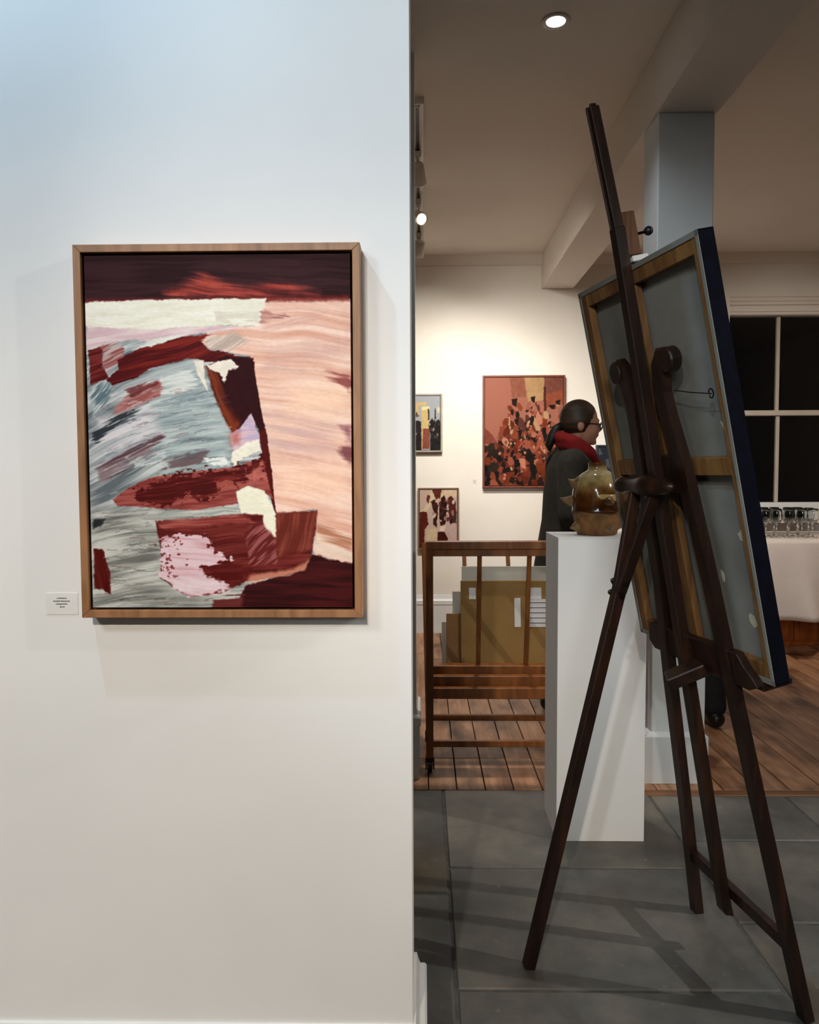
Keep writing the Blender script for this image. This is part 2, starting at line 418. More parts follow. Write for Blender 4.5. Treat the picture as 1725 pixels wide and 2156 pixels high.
for z0, z1, yy in ((WZ0+.06, 1.682, 5.965), (1.722, 2.45, 5.985)):
    obj('glazing_bar', box(bm_new(), 2.745, 2.771, yy, yy+.03, z0, z1, .003), 'sash', win)
    for x0, x1 in ((WX0+.012, 2.745), (2.771, WX1-.012)):
        obj('glass_pane', box(bm_new(), x0, x1, yy+.012, yy+.016, z0, z1), 'pane', win)
obj('window_sill', box(bm_new(), WX0-.10, WX1+.10, 5.82, 5.96, .855, .95, .006), 'far_plaster', win)

# ------------------------------------------------------------------ paint: pictures brushed into vertex colours
def vn(x, y, s=0):
    xi = np.floor(x); yi = np.floor(y); fx = x-xi; fy = y-yi
    fx = fx*fx*(3-2*fx); fy = fy*fy*(3-2*fy)
    def h(a, b):
        t = np.sin(a*127.1+b*311.7+s*74.7)*43758.5453; return t-np.floor(t)
    return (h(xi, yi)*(1-fx)+h(xi+1, yi)*fx)*(1-fy)+(h(xi, yi+1)*(1-fx)+h(xi+1, yi+1)*fx)*fy
def fbm(x, y, s=0, o=4):
    t = 0; a = .5
    for k in range(o): t = t+a*vn(x*2**k, y*2**k, s+k*7); a *= .5
    return t/(1-.5**o)
def sdf(poly, X, Y):
    d = np.full(X.shape, 1e9); ins = np.zeros(X.shape, bool); n = len(poly)
    for i in range(n):
        (x0, y0), (x1, y1) = poly[i], poly[(i+1) % n]
        ex, ey = x1-x0, y1-y0; px, py = X-x0, Y-y0
        t = np.clip((px*ex+py*ey)/(ex*ex+ey*ey+1e-9), 0, 1)
        d = np.minimum(d, np.hypot(px-ex*t, py-ey*t))
        c = ((y0 > Y) != (y1 > Y)) & (X < ex*(Y-y0)/((y1-y0) if y1 != y0 else 1e-9)+x0)
        ins ^= c
    return np.where(ins, -d, d)
class Canvas:
    def __init__(s, nx, ny, x0, x1, y0, y1, base):
        s.nx, s.ny = nx, ny
        s.X, s.Y = np.meshgrid(np.linspace(x0, x1, nx), np.linspace(y0, y1, ny))
        s.C = np.zeros((ny, nx, 3)); s.C[:] = base; s.k = 0
        s.xm, s.xr, s.ym = (x0+x1)/2, x1-x0, (y0+y1)/2
    def streak(s, X, Y, ang, length, width, seed, curve=0.0):
        a = R(ang) + curve*(X-s.xm)/s.xr
        xs, ys = X+width*1.6*(fbm(X/(width*7), Y/(width*7), seed+50, 2)-.5), Y+width*1.6*(fbm(X/(width*9), Y/(width*9), seed+60, 2)-.5)
        xs = xs-s.xm; ys = ys-s.ym; u = xs*np.cos(a)+ys*np.sin(a); v = -xs*np.sin(a)+ys*np.cos(a)
        n = .42*vn(u/length, v/width, seed)+.33*vn(u/(length*.8)+9, v/(width*.42), seed+3)+.25*vn(u/(length*.6)+5, v/(width*.2), seed+4)
        return np.clip((n-.5)*1.5+.5, 0, 1)
    def lay(s, poly, c, warp=10, wl=45, soft=3, alpha=1.0, c2=None, st=None, dry=0.0, amp=12, fine=3, lo=.3, hi=.7, blot=0.0):
        s.k += 13; k = s.k
        pad = warp*1.2+fine+soft+dry+blot+6
        xs, ys = s.X[0], s.Y[:, 0]
        a0, a1 = np.searchsorted(xs, [min(p[0] for p in poly)-pad, max(p[0] for p in poly)+pad])
        b0, b1 = np.searchsorted(ys, [min(p[1] for p in poly)-pad, max(p[1] for p in poly)+pad])
        if a1 <= a0 or b1 <= b0: return
        X, Y = s.X[b0:b1, a0:a1], s.Y[b0:b1, a0:a1]
        Xw = X+warp*2*(fbm(X/wl, Y/wl, k, 3)-.5)+fine*2*(vn(X/13, Y/13, k+1)-.5)
        Yw = Y+warp*2*(fbm(X/wl, Y/wl, k+5, 3)-.5)+fine*2*(vn(X/13, Y/13, k+2)-.5)
        d = sdf(poly, Xw, Yw)
        stn = s.streak(X, Y, *st[:3], k+9, *(st[3:] or (0,))) if st else fbm(X/30, Y/30, k+9)
        if dry: d = d+dry*(stn-.5)*2
        if blot: d = d+blot*2*(fbm(X/22, Y/13, k+21, 4)-.5)*2
        m = (np.clip(.5-d/(2*soft), 0, 1)*alpha)[..., None]
        if c2 is not None:
            t = np.clip((stn-lo)/(hi-lo), 0, 1)[..., None]; cc = np.array(c, float)*(1-t)+np.array(c2, float)*t
        else: cc = np.array(c, float)+amp*2*(stn[..., None]-.5)
        s.C[b0:b1, a0:a1] = s.C[b0:b1, a0:a1]*(1-m)+cc*m
    def mesh(s, name, x0, x1, y, z0, z1, parent, depth=.012, gain=1.0):
        nx, ny = s.nx, s.ny
        gx, gz = np.meshgrid(np.linspace(x0, x1, nx), np.linspace(z1, z0, ny))
        base = BASE[parent.name]
        co = np.stack([gx-base.x, np.full_like(gx, y-base.y), gz-base.z], -1).reshape(-1, 3)
        i = np.arange(nx*ny).reshape(ny, nx)
        q = np.stack([i[1:, :-1], i[1:, 1:], i[:-1, 1:], i[:-1, :-1]], -1).reshape(-1, 4)
        edge = np.concatenate([i[0, :], i[1:, -1], i[-1, -2::-1], i[-2:0:-1, 0]])
        back = co[edge].copy(); back[:, 1] += depth
        nb = len(edge); e2 = np.arange(nb)+nx*ny
        sq = np.stack([edge, np.roll(edge, -1), np.roll(e2, -1), e2], -1)
        faces = np.concatenate([q, sq]).tolist()+[e2[::-1].tolist()]
        me = bpy.data.meshes.new(name); me.from_pydata(np.concatenate([co, back]).tolist(), [], faces)
        srgb = np.clip(s.C, 0, 255)/255
        l = np.where(srgb <= .04045, srgb/12.92, ((srgb+.055)/1.055)**2.4)*gain
        l = l*(.72+.28*np.clip(l.mean(-1, keepdims=True)/.25, 0, 1)); l = l.reshape(-1, 3); l = np.concatenate([l, l[edge]])
        a = me.color_attributes.new('paint', 'FLOAT_COLOR', 'POINT')
        a.data.foreach_set('color', np.concatenate([l, np.ones((len(l), 1))], 1).astype(np.float32).ravel())
        me.materials.append(MT['paint'])
        o = bpy.data.objects.new(name, me); col.objects.link(o); o.parent = parent; BASE[o.name] = base
        return o

def framed(name, label, x0, x1, z0, z1, yw, face, depth, canvas, m, group=None, gap=.004, inset=.006, gain=1.0):
    """frame of four mitred bars round a painted panel; yw = wall plane behind it"""
    t = thing(name, label, 'painting', ((x0+x1)/2, yw, z0), group)
    yf = yw-depth
    for pts in (((x0, z1), (x1, z1), (x1-face, z1-face), (x0+face, z1-face)), ((x0, z0), (x0+face, z0+face), (x1-face, z0+face), (x1, z0)),
                ((x0, z0), (x0, z1), (x0+face, z1-face), (x0+face, z0+face)), ((x1, z0), (x1-face, z0+face), (x1-face, z1-face), (x1, z1))):
        obj('frame_bar', prism(bm_new(), [(x, yf, z) for x, z in pts], (0, depth-.001, 0), .0008), m, t)
    obj('backing', box(bm_new(), x0+face*.6, x1-face*.6, yw-.008, yw-.002, z0+face*.6, z1-face*.6), 'gapblack', t)
    canvas.mesh('canvas', x0+face+gap, x1-face-gap, yf+inset, z0+face+gap, z1-face-gap, t, depth-.02, gain)
    return t

# --- large abstract painting on the near wall
cv = Canvas(520, 690, 88, 1522, 100, 2008, (168, 172, 168))
G = (-9, 210, 34, .42)
full = [(0, 0), (1700, 0), (1700, 2200), (0, 2200)]
cv.lay(full, (98, 108, 112), 0, c2=(196, 200, 198), st=G, fine=0, lo=.12, hi=.8)
cv.lay([(90, 1460), (920, 1460), (920, 2020), (90, 2020)], (112, 114, 108), 20, c2=(196, 196, 188), st=(1, 230, 36, .2), soft=40, lo=.12, hi=.75)
cv.lay([(480, 740), (700, 670), (860, 1000), (870, 1250), (500, 1240), (440, 1000)], (118, 134, 138), 20, c2=(180, 190, 188), st=(-5, 160, 30, .3), soft=45, lo=.1, hi=.85)
cv.lay([(120, 960), (460, 930), (480, 1080), (130, 1190)], (150, 156, 162), 20, c2=(208, 204, 206), st=G, soft=30, dry=30, lo=.2, hi=.7)
cv.lay([(122, 1050), (300, 940), (420, 900), (290, 990), (128, 1090)], (58, 64, 70), 10, st=(-22, 160, 22), dry=34, soft=8)
cv.lay([(122, 1250), (300, 1150), (480, 1080), (440, 1180), (250, 1270), (128, 1345)], (96, 66, 74), 10, c2=(136, 116, 120), st=(-24, 190, 24), dry=34, soft=10)
cv.lay([(232, 905), (330, 840), (500, 770), (480, 865), (330, 925), (240, 950)], (152, 84, 80), 10, c2=(184, 150, 146), st=(-22, 150, 20), dry=30, soft=8, lo=.2, hi=.8)
cv.lay([(300, 820), (480, 770), (470, 800), (330, 850)], (112, 40, 40), 8, st=(-20, 120, 16), dry=18, soft=6, alpha=.8)
cv.lay([(490, 750), (640, 720), (690, 790), (500, 840)], (210, 212, 206), 14, c2=(170, 182, 182), st=(-8, 140, 22), dry=30, soft=10)
cv.lay([(112, 800), (230, 760), (200, 900), (118, 960)], (92, 114, 122), 10, c2=(206, 208, 204), st=(-50, 90, 22), dry=14, soft=10)
cv.lay([(560, 1180), (760, 1150), (700, 1215), (440, 1240)], (104, 76, 80), 10, st=G, dry=26, soft=6, alpha=.75)
cv.lay([(300, 1190), (500, 1150), (520, 1230), (320, 1270)], (200, 204, 204), 10, st=G, dry=36, soft=8, alpha=.7)
# peach side
PE = (1, 320, 40, .24)
cv.lay([(1000, 330), (1530, 330), (1530, 1780), (1320, 1725), (1330, 1470), (1100, 1490), (1040, 1000), (980, 640), (850, 615), (700, 565), (780, 480), (1000, 480)], (214, 160, 138), 8, c2=(238, 206, 188), st=PE, soft=5, lo=.05, hi=.75)
cv.lay([(1060, 960), (1440, 960), (1420, 1140), (1080, 1180)], (198, 160, 156), 20, c2=(230, 192, 172), st=PE, soft=60, dry=40, alpha=.75)
cv.lay([(1060, 620), (1500, 560), (1470, 640), (1080, 700)], (196, 156, 148), 20, st=PE, soft=40, dry=40, alpha=.55)
cv.lay([(1180, 800), (1520, 790), (1520, 960), (1200, 950)], (240, 200, 170), 20, st=PE, soft=50, dry=30, alpha=.7)
cv.lay([(1100, 1240), (1500, 1220), (1500, 1400), (1120, 1420)], (242, 200, 172), 20, st=PE, soft=50, dry=30, alpha=.6)
cv.lay([(1330, 1540), (1525, 1620), (1525, 1745), (1318, 1705)], (176, 118, 92), 10, c2=(232, 204, 184), st=(16, 200, 26), soft=10)
cv.lay([(1300, 1640), (1525, 1700), (1525, 1760), (1300, 1720)], (230, 206, 190), 10, st=(14, 200, 22), dry=18, soft=6, alpha=.8)
cv.lay([(720, 545), (900, 515), (980, 560), (860, 612), (760, 600)], (182, 162, 150), 12, c2=(220, 200, 184), st=(-34, 110, 16), soft=10)
cv.lay([(1400, 720), (1522, 735), (1522, 850), (1470, 780)], (146, 74, 72), 12, st=PE, soft=16, dry=34, alpha=.85)
cv.lay([(1460, 1020), (1522, 1020), (1522, 1115), (1480, 1060)], (140, 88, 96), 12, st=PE, soft=16, dry=25, alpha=.85)
cv.lay([(1475, 1130), (1522, 1120), (1522, 1220), (1490, 1200)], (128, 70, 76), 12, st=PE, soft=16, dry=25, alpha=.85)
# dark sky with glow, cream band, pink band
cv.lay([(0, 0), (1700, 0), (1700, 340), (1100, 330), (500, 336), (0, 348)], (46, 20, 24), 5, c2=(62, 32, 36), st=(0, 300, 34), soft=4)
cv.lay([(520, 300), (640, 240), (740, 200), (850, 240), (960, 275), (1080, 240), (1240, 270), (1350, 318), (900, 328), (560, 320)], (176, 72, 60), 12, c2=(112, 38, 36), st=(6, 240, 24), soft=26, dry=20, lo=.35, hi=.8)
cv.lay([(640, 262), (760, 225), (850, 258), (780, 285)], (178, 76, 60), 10, soft=24, alpha=.6)
cv.lay([(88, 330), (1520, 320), (1520, 350), (88, 360)], (118, 34, 30), 4, soft=8, alpha=.8)
cv.lay([(88, 465), (400, 482), (1020, 474), (720, 520), (480, 560), (300, 548), (88, 596)], (208, 176, 180), 10, c2=(226, 208, 204), st=(-6, 200, 26), soft=8)
cv.lay([(330, 605), (470, 545), (660, 515), (560, 562), (420, 595)], (216, 216, 208), 8, st=(-14, 120, 14), soft=6)
cv.lay([(80, 350), (400, 336), (1068, 334), (1034, 480), (800, 474), (420, 494), (80, 474)], (226, 222, 202), 6, c2=(236, 233, 218), st=(0, 200, 36), soft=4)
cv.lay([(800, 400), (1030, 415), (1030, 450), (810, 450)], (206, 196, 180), 10, st=(0, 90, 12), dry=22, soft=6, alpha=.6)
cv.lay([(1040, 398), (1196, 432), (1100, 452), (1036, 474)], (156, 98, 94), 8, c2=(200, 150, 138), st=(3, 110, 14), soft=5, dry=14)
cv.lay([(1040, 480), (1380, 420), (1300, 470), (1060, 510)], (204, 156, 142), 10, st=(-12, 200, 16), soft=16, dry=20, alpha=.6)
# dark red arch
AR = (-14, 190, 22)
cv.lay([(100, 600), (180, 572), (178, 700), (205, 755), (105, 790)], (86, 16, 20), 8, c2=(124, 44, 42), st=(-20, 150, 22), soft=4, dry=6)
cv.lay([(180, 580), (285, 565), (295, 650), (200, 725), (172, 690)], (146, 82, 80), 8, c2=(186, 168, 164), st=(-24, 100, 18), dry=14)
cv.lay([(262, 660), (330, 625), (400, 590), (500, 566), (600, 536), (796, 518), (712, 562), (760, 605), (856, 624), (992, 652), (1000, 720), (930, 690), (740, 668), (690, 652), (560, 668), (440, 706), (360, 745), (228, 792), (192, 764), (262, 706)], (82, 14, 18), 8, c2=(134, 38, 30), st=AR, soft=3, dry=7, lo=.35, hi=.85)
# dark figure
cv.lay([(740, 690), (850, 636), (992, 655), (1004, 730), (1042, 980), (1062, 1060), (1080, 1210), (1106, 1500), (1090, 1440), (1046, 1250), (1024, 1050), (978, 945), (918, 1022), (880, 1062), (846, 1000), (786, 860)], (52, 12, 17), 4, soft=3, amp=5)
cv.lay([(735, 696), (800, 730), (850, 850), (922, 1000), (884, 1066), (846, 1000), (784, 862)], (130, 54, 28), 6, c2=(78, 20, 18), st=(66, 220, 30), soft=10)
cv.lay([(820, 780), (900, 720), (960, 880), (900, 980), (850, 900)], (52, 12, 17), 8, soft=24, amp=4)
cv.lay([(1018, 1040), (1056, 1030), (1108, 1500), (1096, 1470), (1040, 1200)], (86, 18, 15), 3, soft=3, amp=6)
cv.lay([(738, 690), (800, 668), (880, 654), (918, 690), (862, 716), (838, 788), (812, 735), (760, 712)], (230, 220, 204), 9, soft=4, blot=4)
cv.lay([(676, 664), (726, 664), (734, 770), (752, 836), (694, 745)], (226, 218, 202), 5, soft=4)
cv.lay([(862, 1062), (918, 1030), (976, 948), (1018, 1070), (1026, 1140), (880, 1156)], (214, 182, 186), 5, c2=(184, 164, 192), st=(-8, 110, 16), soft=4)
cv.lay([(864, 1066), (918, 1034), (912, 1110), (872, 1124)], (182, 96, 82), 8, soft=18, alpha=.75)
cv.lay([(868, 1160), (920, 1126), (1018, 1088), (1034, 1150), (930, 1184), (882, 1248)], (232, 226, 208), 7, soft=3, blot=5)
cv.lay([(720, 1186), (830, 1180), (864, 1226), (770, 1230), (740, 1214)], (224, 228, 222), 8, soft=4, blot=7)
LF = (-8, 140, 20)
cv.lay([(212, 1412), (300, 1350), (450, 1286), (700, 1258), (890, 1238), (1040, 1184), (1066, 1300), (1092, 1415), (1040, 1372), (960, 1340), (890, 1372), (904, 1440), (660, 1474), (400, 1456), (240, 1446)], (162, 84, 76), 5, c2=(136, 56, 52), st=LF, soft=3)
cv.lay([(330, 1370), (560, 1285), (880, 1256), (1040, 1176), (1056, 1230), (960, 1310), (860, 1340), (740, 1420), (620, 1390), (480, 1450), (360, 1430)], (80, 18, 18), 16, c2=(126, 42, 38), st=LF, soft=5, dry=20, blot=26, lo=.35, hi=.9)
cv.lay([(940, 1290), (1030, 1210), (1052, 1310), (980, 1320)], (188, 106, 94), 8, soft=8, alpha=.85, blot=12)
cv.lay([(780, 1320), (890, 1300), (870, 1340), (790, 1350)], (176, 92, 80), 8, soft=5, alpha=.8, blot=10)
cv.lay([(894, 1372), (960, 1338), (1042, 1372), (1092, 1450), (1108, 1510), (1106, 1622), (1038, 1622), (1036, 1530), (990, 1500), (914, 1492)], (232, 228, 206), 6, soft=3, blot=3, amp=5)
cv.lay([(640, 1478), (900, 1440), (914, 1490), (660, 1512)], (150, 156, 150), 6, c2=(196, 196, 188), st=(-6, 120, 18), soft=5)
# bucket shape
BK = (-3, 220, 26)
cv.lay([(444, 1532), (640, 1522), (920, 1494), (1036, 1500), (1040, 1618), (1106, 1620), (1108, 1490), (1334, 1478), (1320, 1600), (1292, 1740), (1268, 1806), (1100, 1842), (936, 1866), (800, 1930), (620, 1950), (540, 1902), (466, 1842), (474, 1700)], (88, 24, 22), 4, c2=(132, 52, 46), st=BK, soft=4, lo=.3, hi=.9)
cv.lay([(1112, 1492), (1330, 1482), (1300, 1690), (1112, 1730)], (140, 68, 52), 6, c2=(110, 42, 33), st=(-75, 190, 40), soft=12, alpha=.9)
cv.lay([(446, 1536), (900, 1500), (1000, 1540), (760, 1560), (600, 1590), (468, 1572)], (170, 90, 80), 8, c2=(128, 46, 42), st=BK, soft=8, lo=.35, hi=.7)
cv.lay([(930, 1560), (1040, 1556), (1108, 1640), (1108, 1770), (960, 1780), (940, 1660)], (152, 84, 82), 10, c2=(106, 34, 32), st=(-40, 80, 16), soft=6, lo=.35, hi=.65)
cv.lay([(472, 1610), (560, 1602), (720, 1616), (770, 1700), (862, 1744), (800, 1776), (694, 1780), (716, 1832), (840, 1872), (850, 1906), (620, 1952), (540, 1902), (466, 1838)], (222, 194, 200), 9, c2=(204, 156, 162), st=(4, 170, 24), soft=4, dry=8, blot=14, lo=.5, hi=.95)
for q in range(60):
    x = random.gauss(520, 36); y = random.uniform(1600, 1860); r_ = random.uniform(2, 9)
    cv.lay([(x-r_*random.uniform(.4, 1), y), (x, y-r_*random.uniform(.3, 1)), (x+r_*random.uniform(.5, 2.4), y+random.uniform(-3, 3)), (x, y+r_*random.uniform(.3, 1.4))], (118, 34, 34), 5, soft=2, alpha=.85, blot=5)
cv.lay([(700, 1786), (820, 1766), (970, 1790), (900, 1868), (800, 1860)], (98, 28, 26), 10, st=BK, soft=5, dry=16, blot=14)
cv.lay([(520, 1840), (760, 1850), (850, 1900), (620, 1948), (540, 1900)], (226, 204, 208), 6, c2=(208, 176, 184), st=(6, 200, 24), soft=10)
cv.lay([(940, 1872), (1100, 1848), (1270, 1808), (1295, 1750), (1200, 1796), (960, 1830)], (212, 148, 120), 6, soft=10, alpha=.75, st=BK, dry=8)
# bottom right dark and left margin marks
cv.lay([(1300, 1712), (1400, 1745), (1530, 1768), (1530, 2030), (870, 2030), (930, 1890), (1100, 1848), (1268, 1808)], (52, 15, 18), 8, c2=(78, 24, 24), st=(0, 240, 36), soft=5)
cv.lay([(760, 1960), (930, 1930), (900, 2020), (740, 2020)], (108, 46, 44), 14, st=BK, soft=10, dry=30)
cv.lay([(100, 1680), (150, 1690), (192, 1830), (184, 1930), (150, 1910), (100, 1900)], (92, 22, 18), 5, soft=4, dry=4, st=(80, 90, 16))
cv.lay([(100, 1520), (172, 1522), (140, 1560), (100, 1570)], (46, 46, 50), 6, soft=6)
for q in range(150):
    x = random.uniform(150, 840); y = random.uniform(1470, 1995)
    if 420 < x < 900 and y < 1950: continue
    l = random.uniform(20, 110); sl = random.uniform(-8, 6); cv.lay([(x, y), (x+l, y+sl), (x+l, y+sl+3), (x, y+5)], random.choice([(74, 70, 68), (212, 212, 204), (110, 84, 80), (88, 92, 90)]), 5, soft=3, alpha=.6)
for q in range(120):
    x = random.uniform(130, 820); y = random.uniform(820, 1400)
    if y > 1230 and x > 230: continue
    l = random.uniform(30, 130); sl = -l*random.uniform(.15, .45)*(1.2-x/900); cv.lay([(x, y), (x+l, y+sl), (x+l, y+sl+4), (x, y+5)], random.choice([(76, 84, 90), (214, 216, 214), (120, 90, 94), (92, 106, 112)]), 6, soft=3, alpha=.55)
framed('framed_painting', 'large dark red, grey and peach abstract in an oak frame on the near wall',
       -.570, -.1005, 1.018, 1.6315, 1.29, .0125, .040, cv, 'oak', gain=1.12)

# --- dabs painting generator for the far wall
def dabs(c, n, region, pal, size, vert=2.0, seed=1):
    rnd = random.Random(seed)
    x0, x1, y0, y1 = region
    for _ in range(n):
        x = rnd.uniform(x0, x1); y = rnd.uniform(y0, y1)
        w = size*rnd.uniform(.35, 1.2); h = w*rnd.uniform(.6, vert); a = rnd.uniform(-.5, .5)
        pts = []
        for k in range(6):
            t = k*math.pi/3+rnd.uniform(-.3, .3); px, py = w*math.cos(t)*rnd.uniform(.6, 1), h*math.sin(t)*rnd.uniform(.6, 1)
            pts.append((x+px*math.cos(a)-py*math.sin(a), y+px*math.sin(a)+py*math.cos(a)))
        c.lay(pts, rnd.choice(pal), 3, soft=2, amp=5, fine=2)
c2 = Canvas(150, 200, 810, 1640, 130, 1245, (184, 118, 98))
c2.lay([(1070, 120), (1240, 120), (1250, 330), (1100, 340)], (166, 102, 80), 8)
c2.lay([(1225, 120), (1442, 120), (1440, 360), (1270, 390)], (194, 154, 108), 6)
c2.lay([(1440, 120), (1650, 120), (1650, 270), (1480, 300), (1440, 330)], (142, 84, 70), 6)
c2.lay([(1460, 310), (1650, 250), (1650, 400), (1470, 440)], (172, 92, 66), 8)
c2.lay([(800, 640), (900, 730), (950, 820), (800, 810)], (152, 80, 66), 8)
SAL = [(198, 122, 98), (206, 140, 112), (180, 96, 70), (160, 78, 56), (142, 60, 40), (202, 160, 122), (176, 106, 90)]
DRK = [(40, 34, 31), (54, 40, 33), (34, 30, 30), (62, 48, 36)]
RST = [(140, 62, 38), (160, 78, 54), (118, 50, 33), (178, 96, 74), (106, 62, 54)]
dabs(c2, 80, (1060, 1640, 400, 720), SAL+RST+DRK[:1], 34, 2.6, 3)
c2.lay([(960, 700), (1300, 640), (1640, 620), (1640, 1250), (960, 1250)], (130, 62, 42), 30, soft=20)
c2.lay([(800, 830), (960, 860), (1000, 1250), (800, 1250)], (58, 44, 36), 20, soft=8)
dabs(c2, 120, (1000, 1640, 560, 960), SAL+RST+RST+DRK, 44, 2.4, 4)
dabs(c2, 110, (930, 1640, 780, 1100), RST+DRK+SAL[:4], 46, 2.4, 5)
dabs(c2, 150, (810, 1640, 860, 1250), RST+DRK+DRK+SAL[3:5], 52, 2.0, 6)
dabs(c2, 60, (960, 1640, 560, 1200), [(210, 150, 122), (202, 166, 126), (44, 34, 30), (150, 58, 34)], 18, 2.6, 7)
for p, q in (((1090, 350), (70, 80)), ((1300, 330), (50, 60)), ((1490, 420), (70, 40)), ((1560, 370), (60, 40)), ((1080, 470), (40, 50)), ((1120, 560), (50, 60)), ((1300, 530), (40, 60))):
    c2.lay([p, (p[0]+q[0], p[1]-10), (p[0]+q[0]*.8, p[1]+q[1]), (p[0]+q[0]*.2, p[1]+q[1]*.8)], (52, 32, 28), 8, soft=2)
c2.lay([(1434, 230), (1456, 230), (1466, 470), (1440, 480)], (92, 48, 36), 3)
c2.lay([(1170, 960), (1240, 970), (1250, 1080), (1200, 1060)], (216, 140, 112), 6)
c2.lay([(1350, 1020), (1480, 1010), (1480, 1130), (1380, 1120)], (140, 66, 34), 6)
MT['rustframe'] = wood('red_brown_frame', (104, 48, 34), (124, 60, 42), (140, 74, 52), (14, 14, 3), .5)
MT['greyframe'] = mottled('grey_limed_frame', (150, 142, 128), (168, 160, 146), .6, 12, bstr=.05)
MT['brownframe'] = mottled('taupe_frame', (110, 84, 70), (126, 98, 82), .6, 12, bstr=.05)
framed('framed_painting', 'red and salmon dabbed abstract in a red-brown frame on the far wall', .464, 1.092, 1.134, 1.991, 5.9, .013, .045, c2, 'rustframe', 'pictures on the far wall', gain=.72)
c3 = Canvas(90, 110, -330, 340, 318, 880, (158, 162, 168))
c3.lay([(-330, 400), (165, 380), (165, 415), (60, 420), (60, 520), (-330, 520)], (196, 170, 118), 4)
c3.lay([(95, 450), (190, 440), (200, 680), (190, 860), (95, 860)], (196, 172, 116), 4)
c3.lay([(100, 430), (200, 425), (210, 460), (100, 465)], (226, 208, 150), 4)
c3.lay([(115, 655), (205, 660), (205, 870), (105, 870)], (138, 76, 62), 4)
c3.lay([(180, 450), (198, 450), (200, 560), (184, 570)], (52, 40, 34), 3)
c3.lay([(272, 450), (282, 450), (290, 560), (268, 560)], (44, 42, 44), 3)
c3.lay([(300, 430), (340, 440), (340, 500), (300, 490)], (196, 190, 160), 4)
c3.lay([(-330, 560), (90, 580), (100, 880), (-330, 880)], (46, 40, 40), 8)
c3.lay([(185, 620), (230, 545), (270, 590), (320, 560), (345, 600), (345, 885), (210, 885), (215, 720)], (40, 38, 38), 8)
dabs(c3, 30, (200, 340, 570, 760), [(70, 64, 62), (150, 146, 140), (40, 36, 36), (88, 70, 60)], 16, 2, 8)
dabs(c3, 30, (-330, 60, 420, 860), [(120, 80, 66), (52, 46, 44), (196, 168, 120), (150, 140, 132)], 34, 2, 9)
framed('framed_painting', 'townscape with ochre tower and dark figures in a grey frame on the far wall', -.27, .153, 1.41, 1.855, 5.9, .012, .04, c3, 'greyframe', 'pictures on the far wall')
c4 = Canvas(90, 110, 104, 515, 1325, 1960, (192, 166, 152))
for pl, cc in (([(220, 1320), (270, 1330), (280, 1400), (240, 1480), (150, 1600), (110, 1580), (200, 1460)], (206, 186, 150)), ([(330, 1320), (515, 1320), (515, 1400), (330, 1420)], (204, 180, 150)),
               ([(240, 1320), (350, 1320), (330, 1420), (280, 1430)], (104, 48, 36)), ([(180, 1380), (225, 1390), (200, 1480), (180, 1450)], (110, 50, 44)),
               ([(225, 1450), (270, 1430), (310, 1500), (290, 1740), (250, 1700), (260, 1580)], (66, 34, 24)), ([(100, 1570), (180, 1560), (200, 1700), (160, 1760), (150, 1960), (100, 1960)], (98, 40, 30)),
               ([(340, 1420), (380, 1380), (410, 1480), (390, 1700), (330, 1720), (320, 1560)], (58, 30, 26)), ([(410, 1420), (450, 1390), (500, 1460), (515, 1700), (440, 1680), (420, 1560)], (92, 40, 34)),
               ([(180, 1770), (290, 1740), (300, 1960), (180, 1960)], (204, 182, 146)), ([(300, 1790), (370, 1770), (415, 1860), (410, 1960), (300, 1960)], (74, 28, 22)),
               ([(400, 1700), (515, 1690), (515, 1960), (420, 1960)], (188, 160, 152)), ([(330, 1730), (390, 1720), (380, 1780), (330, 1780)], (216, 196, 180))):
    c4.lay(pl, cc, 8, soft=3)
dabs(c4, 46, (250, 500, 1420, 1680), [(60, 32, 28), (110, 52, 44), (150, 110, 100), (60, 54, 58), (196, 180, 170), (120, 60, 50)], 22, 2.4, 12)
framed('framed_painting', 'maroon and mauve abstract in a thin taupe frame above the print rack', -.036, .281, .655, 1.134, 5.9, .011, .04, c4, 'brownframe', 'pictures on the far wall')
c5 = Canvas(60, 80, 0, 300, 0, 400, (44, 50, 60))
dabs(c5, 40, (0, 300, 0, 400), [(36, 40, 50), (60, 66, 76), (28, 32, 40), (80, 84, 92)], 40, 2, 14)
MT['slateframe'] = mottled('slate_frame', (30, 34, 42), (44, 48, 56), .5, 12, bstr=.05)
framed('framed_painting', 'dark slate blue picture on the far wall behind the person in the red scarf', 1.335, 1.66, 1.02, 1.459, 5.9, .012, .035, c5, 'slateframe', 'pictures on the far wall')

# --- wall captions
def caption(label, x0, x1, z0, z1, yw, rows, th):
    t = thing('caption_card', label, 'label', ((x0+x1)/2, yw, z0))
    obj('card', box(bm_new(), x0, x1, yw-.0012, yw, z0, z1), 'card', t)
    bm = bm_new(); rnd = random.Random(3)
    for zc, wd in rows:
        x = (x0+x1)/2-wd/2
        while x < (x0+x1)/2+wd/2:
            l = rnd.uniform(.0006, .0015)
            box(bm, x, x+l, yw-.0016, yw-.0010, zc-th*rnd.uniform(.35, .5), zc+th*rnd.uniform(.35, .55)); x += l+rnd.uniform(.0003, .0009)
    obj('print', bm, 'ink', t)
caption('small white caption card beside the large oak-framed painting', -.650, -.594, 1.0165, 1.0535, 1.29, [(1.0445, .017), (1.0395, .029), (1.0345, .020), (1.0295, .007)], .0022)
caption('tiny white caption card left of the red and salmon painting', .385, .425, 1.165, 1.205, 5.9, [(1.19, .02), (1.182, .026), (1.174, .018)], .003)

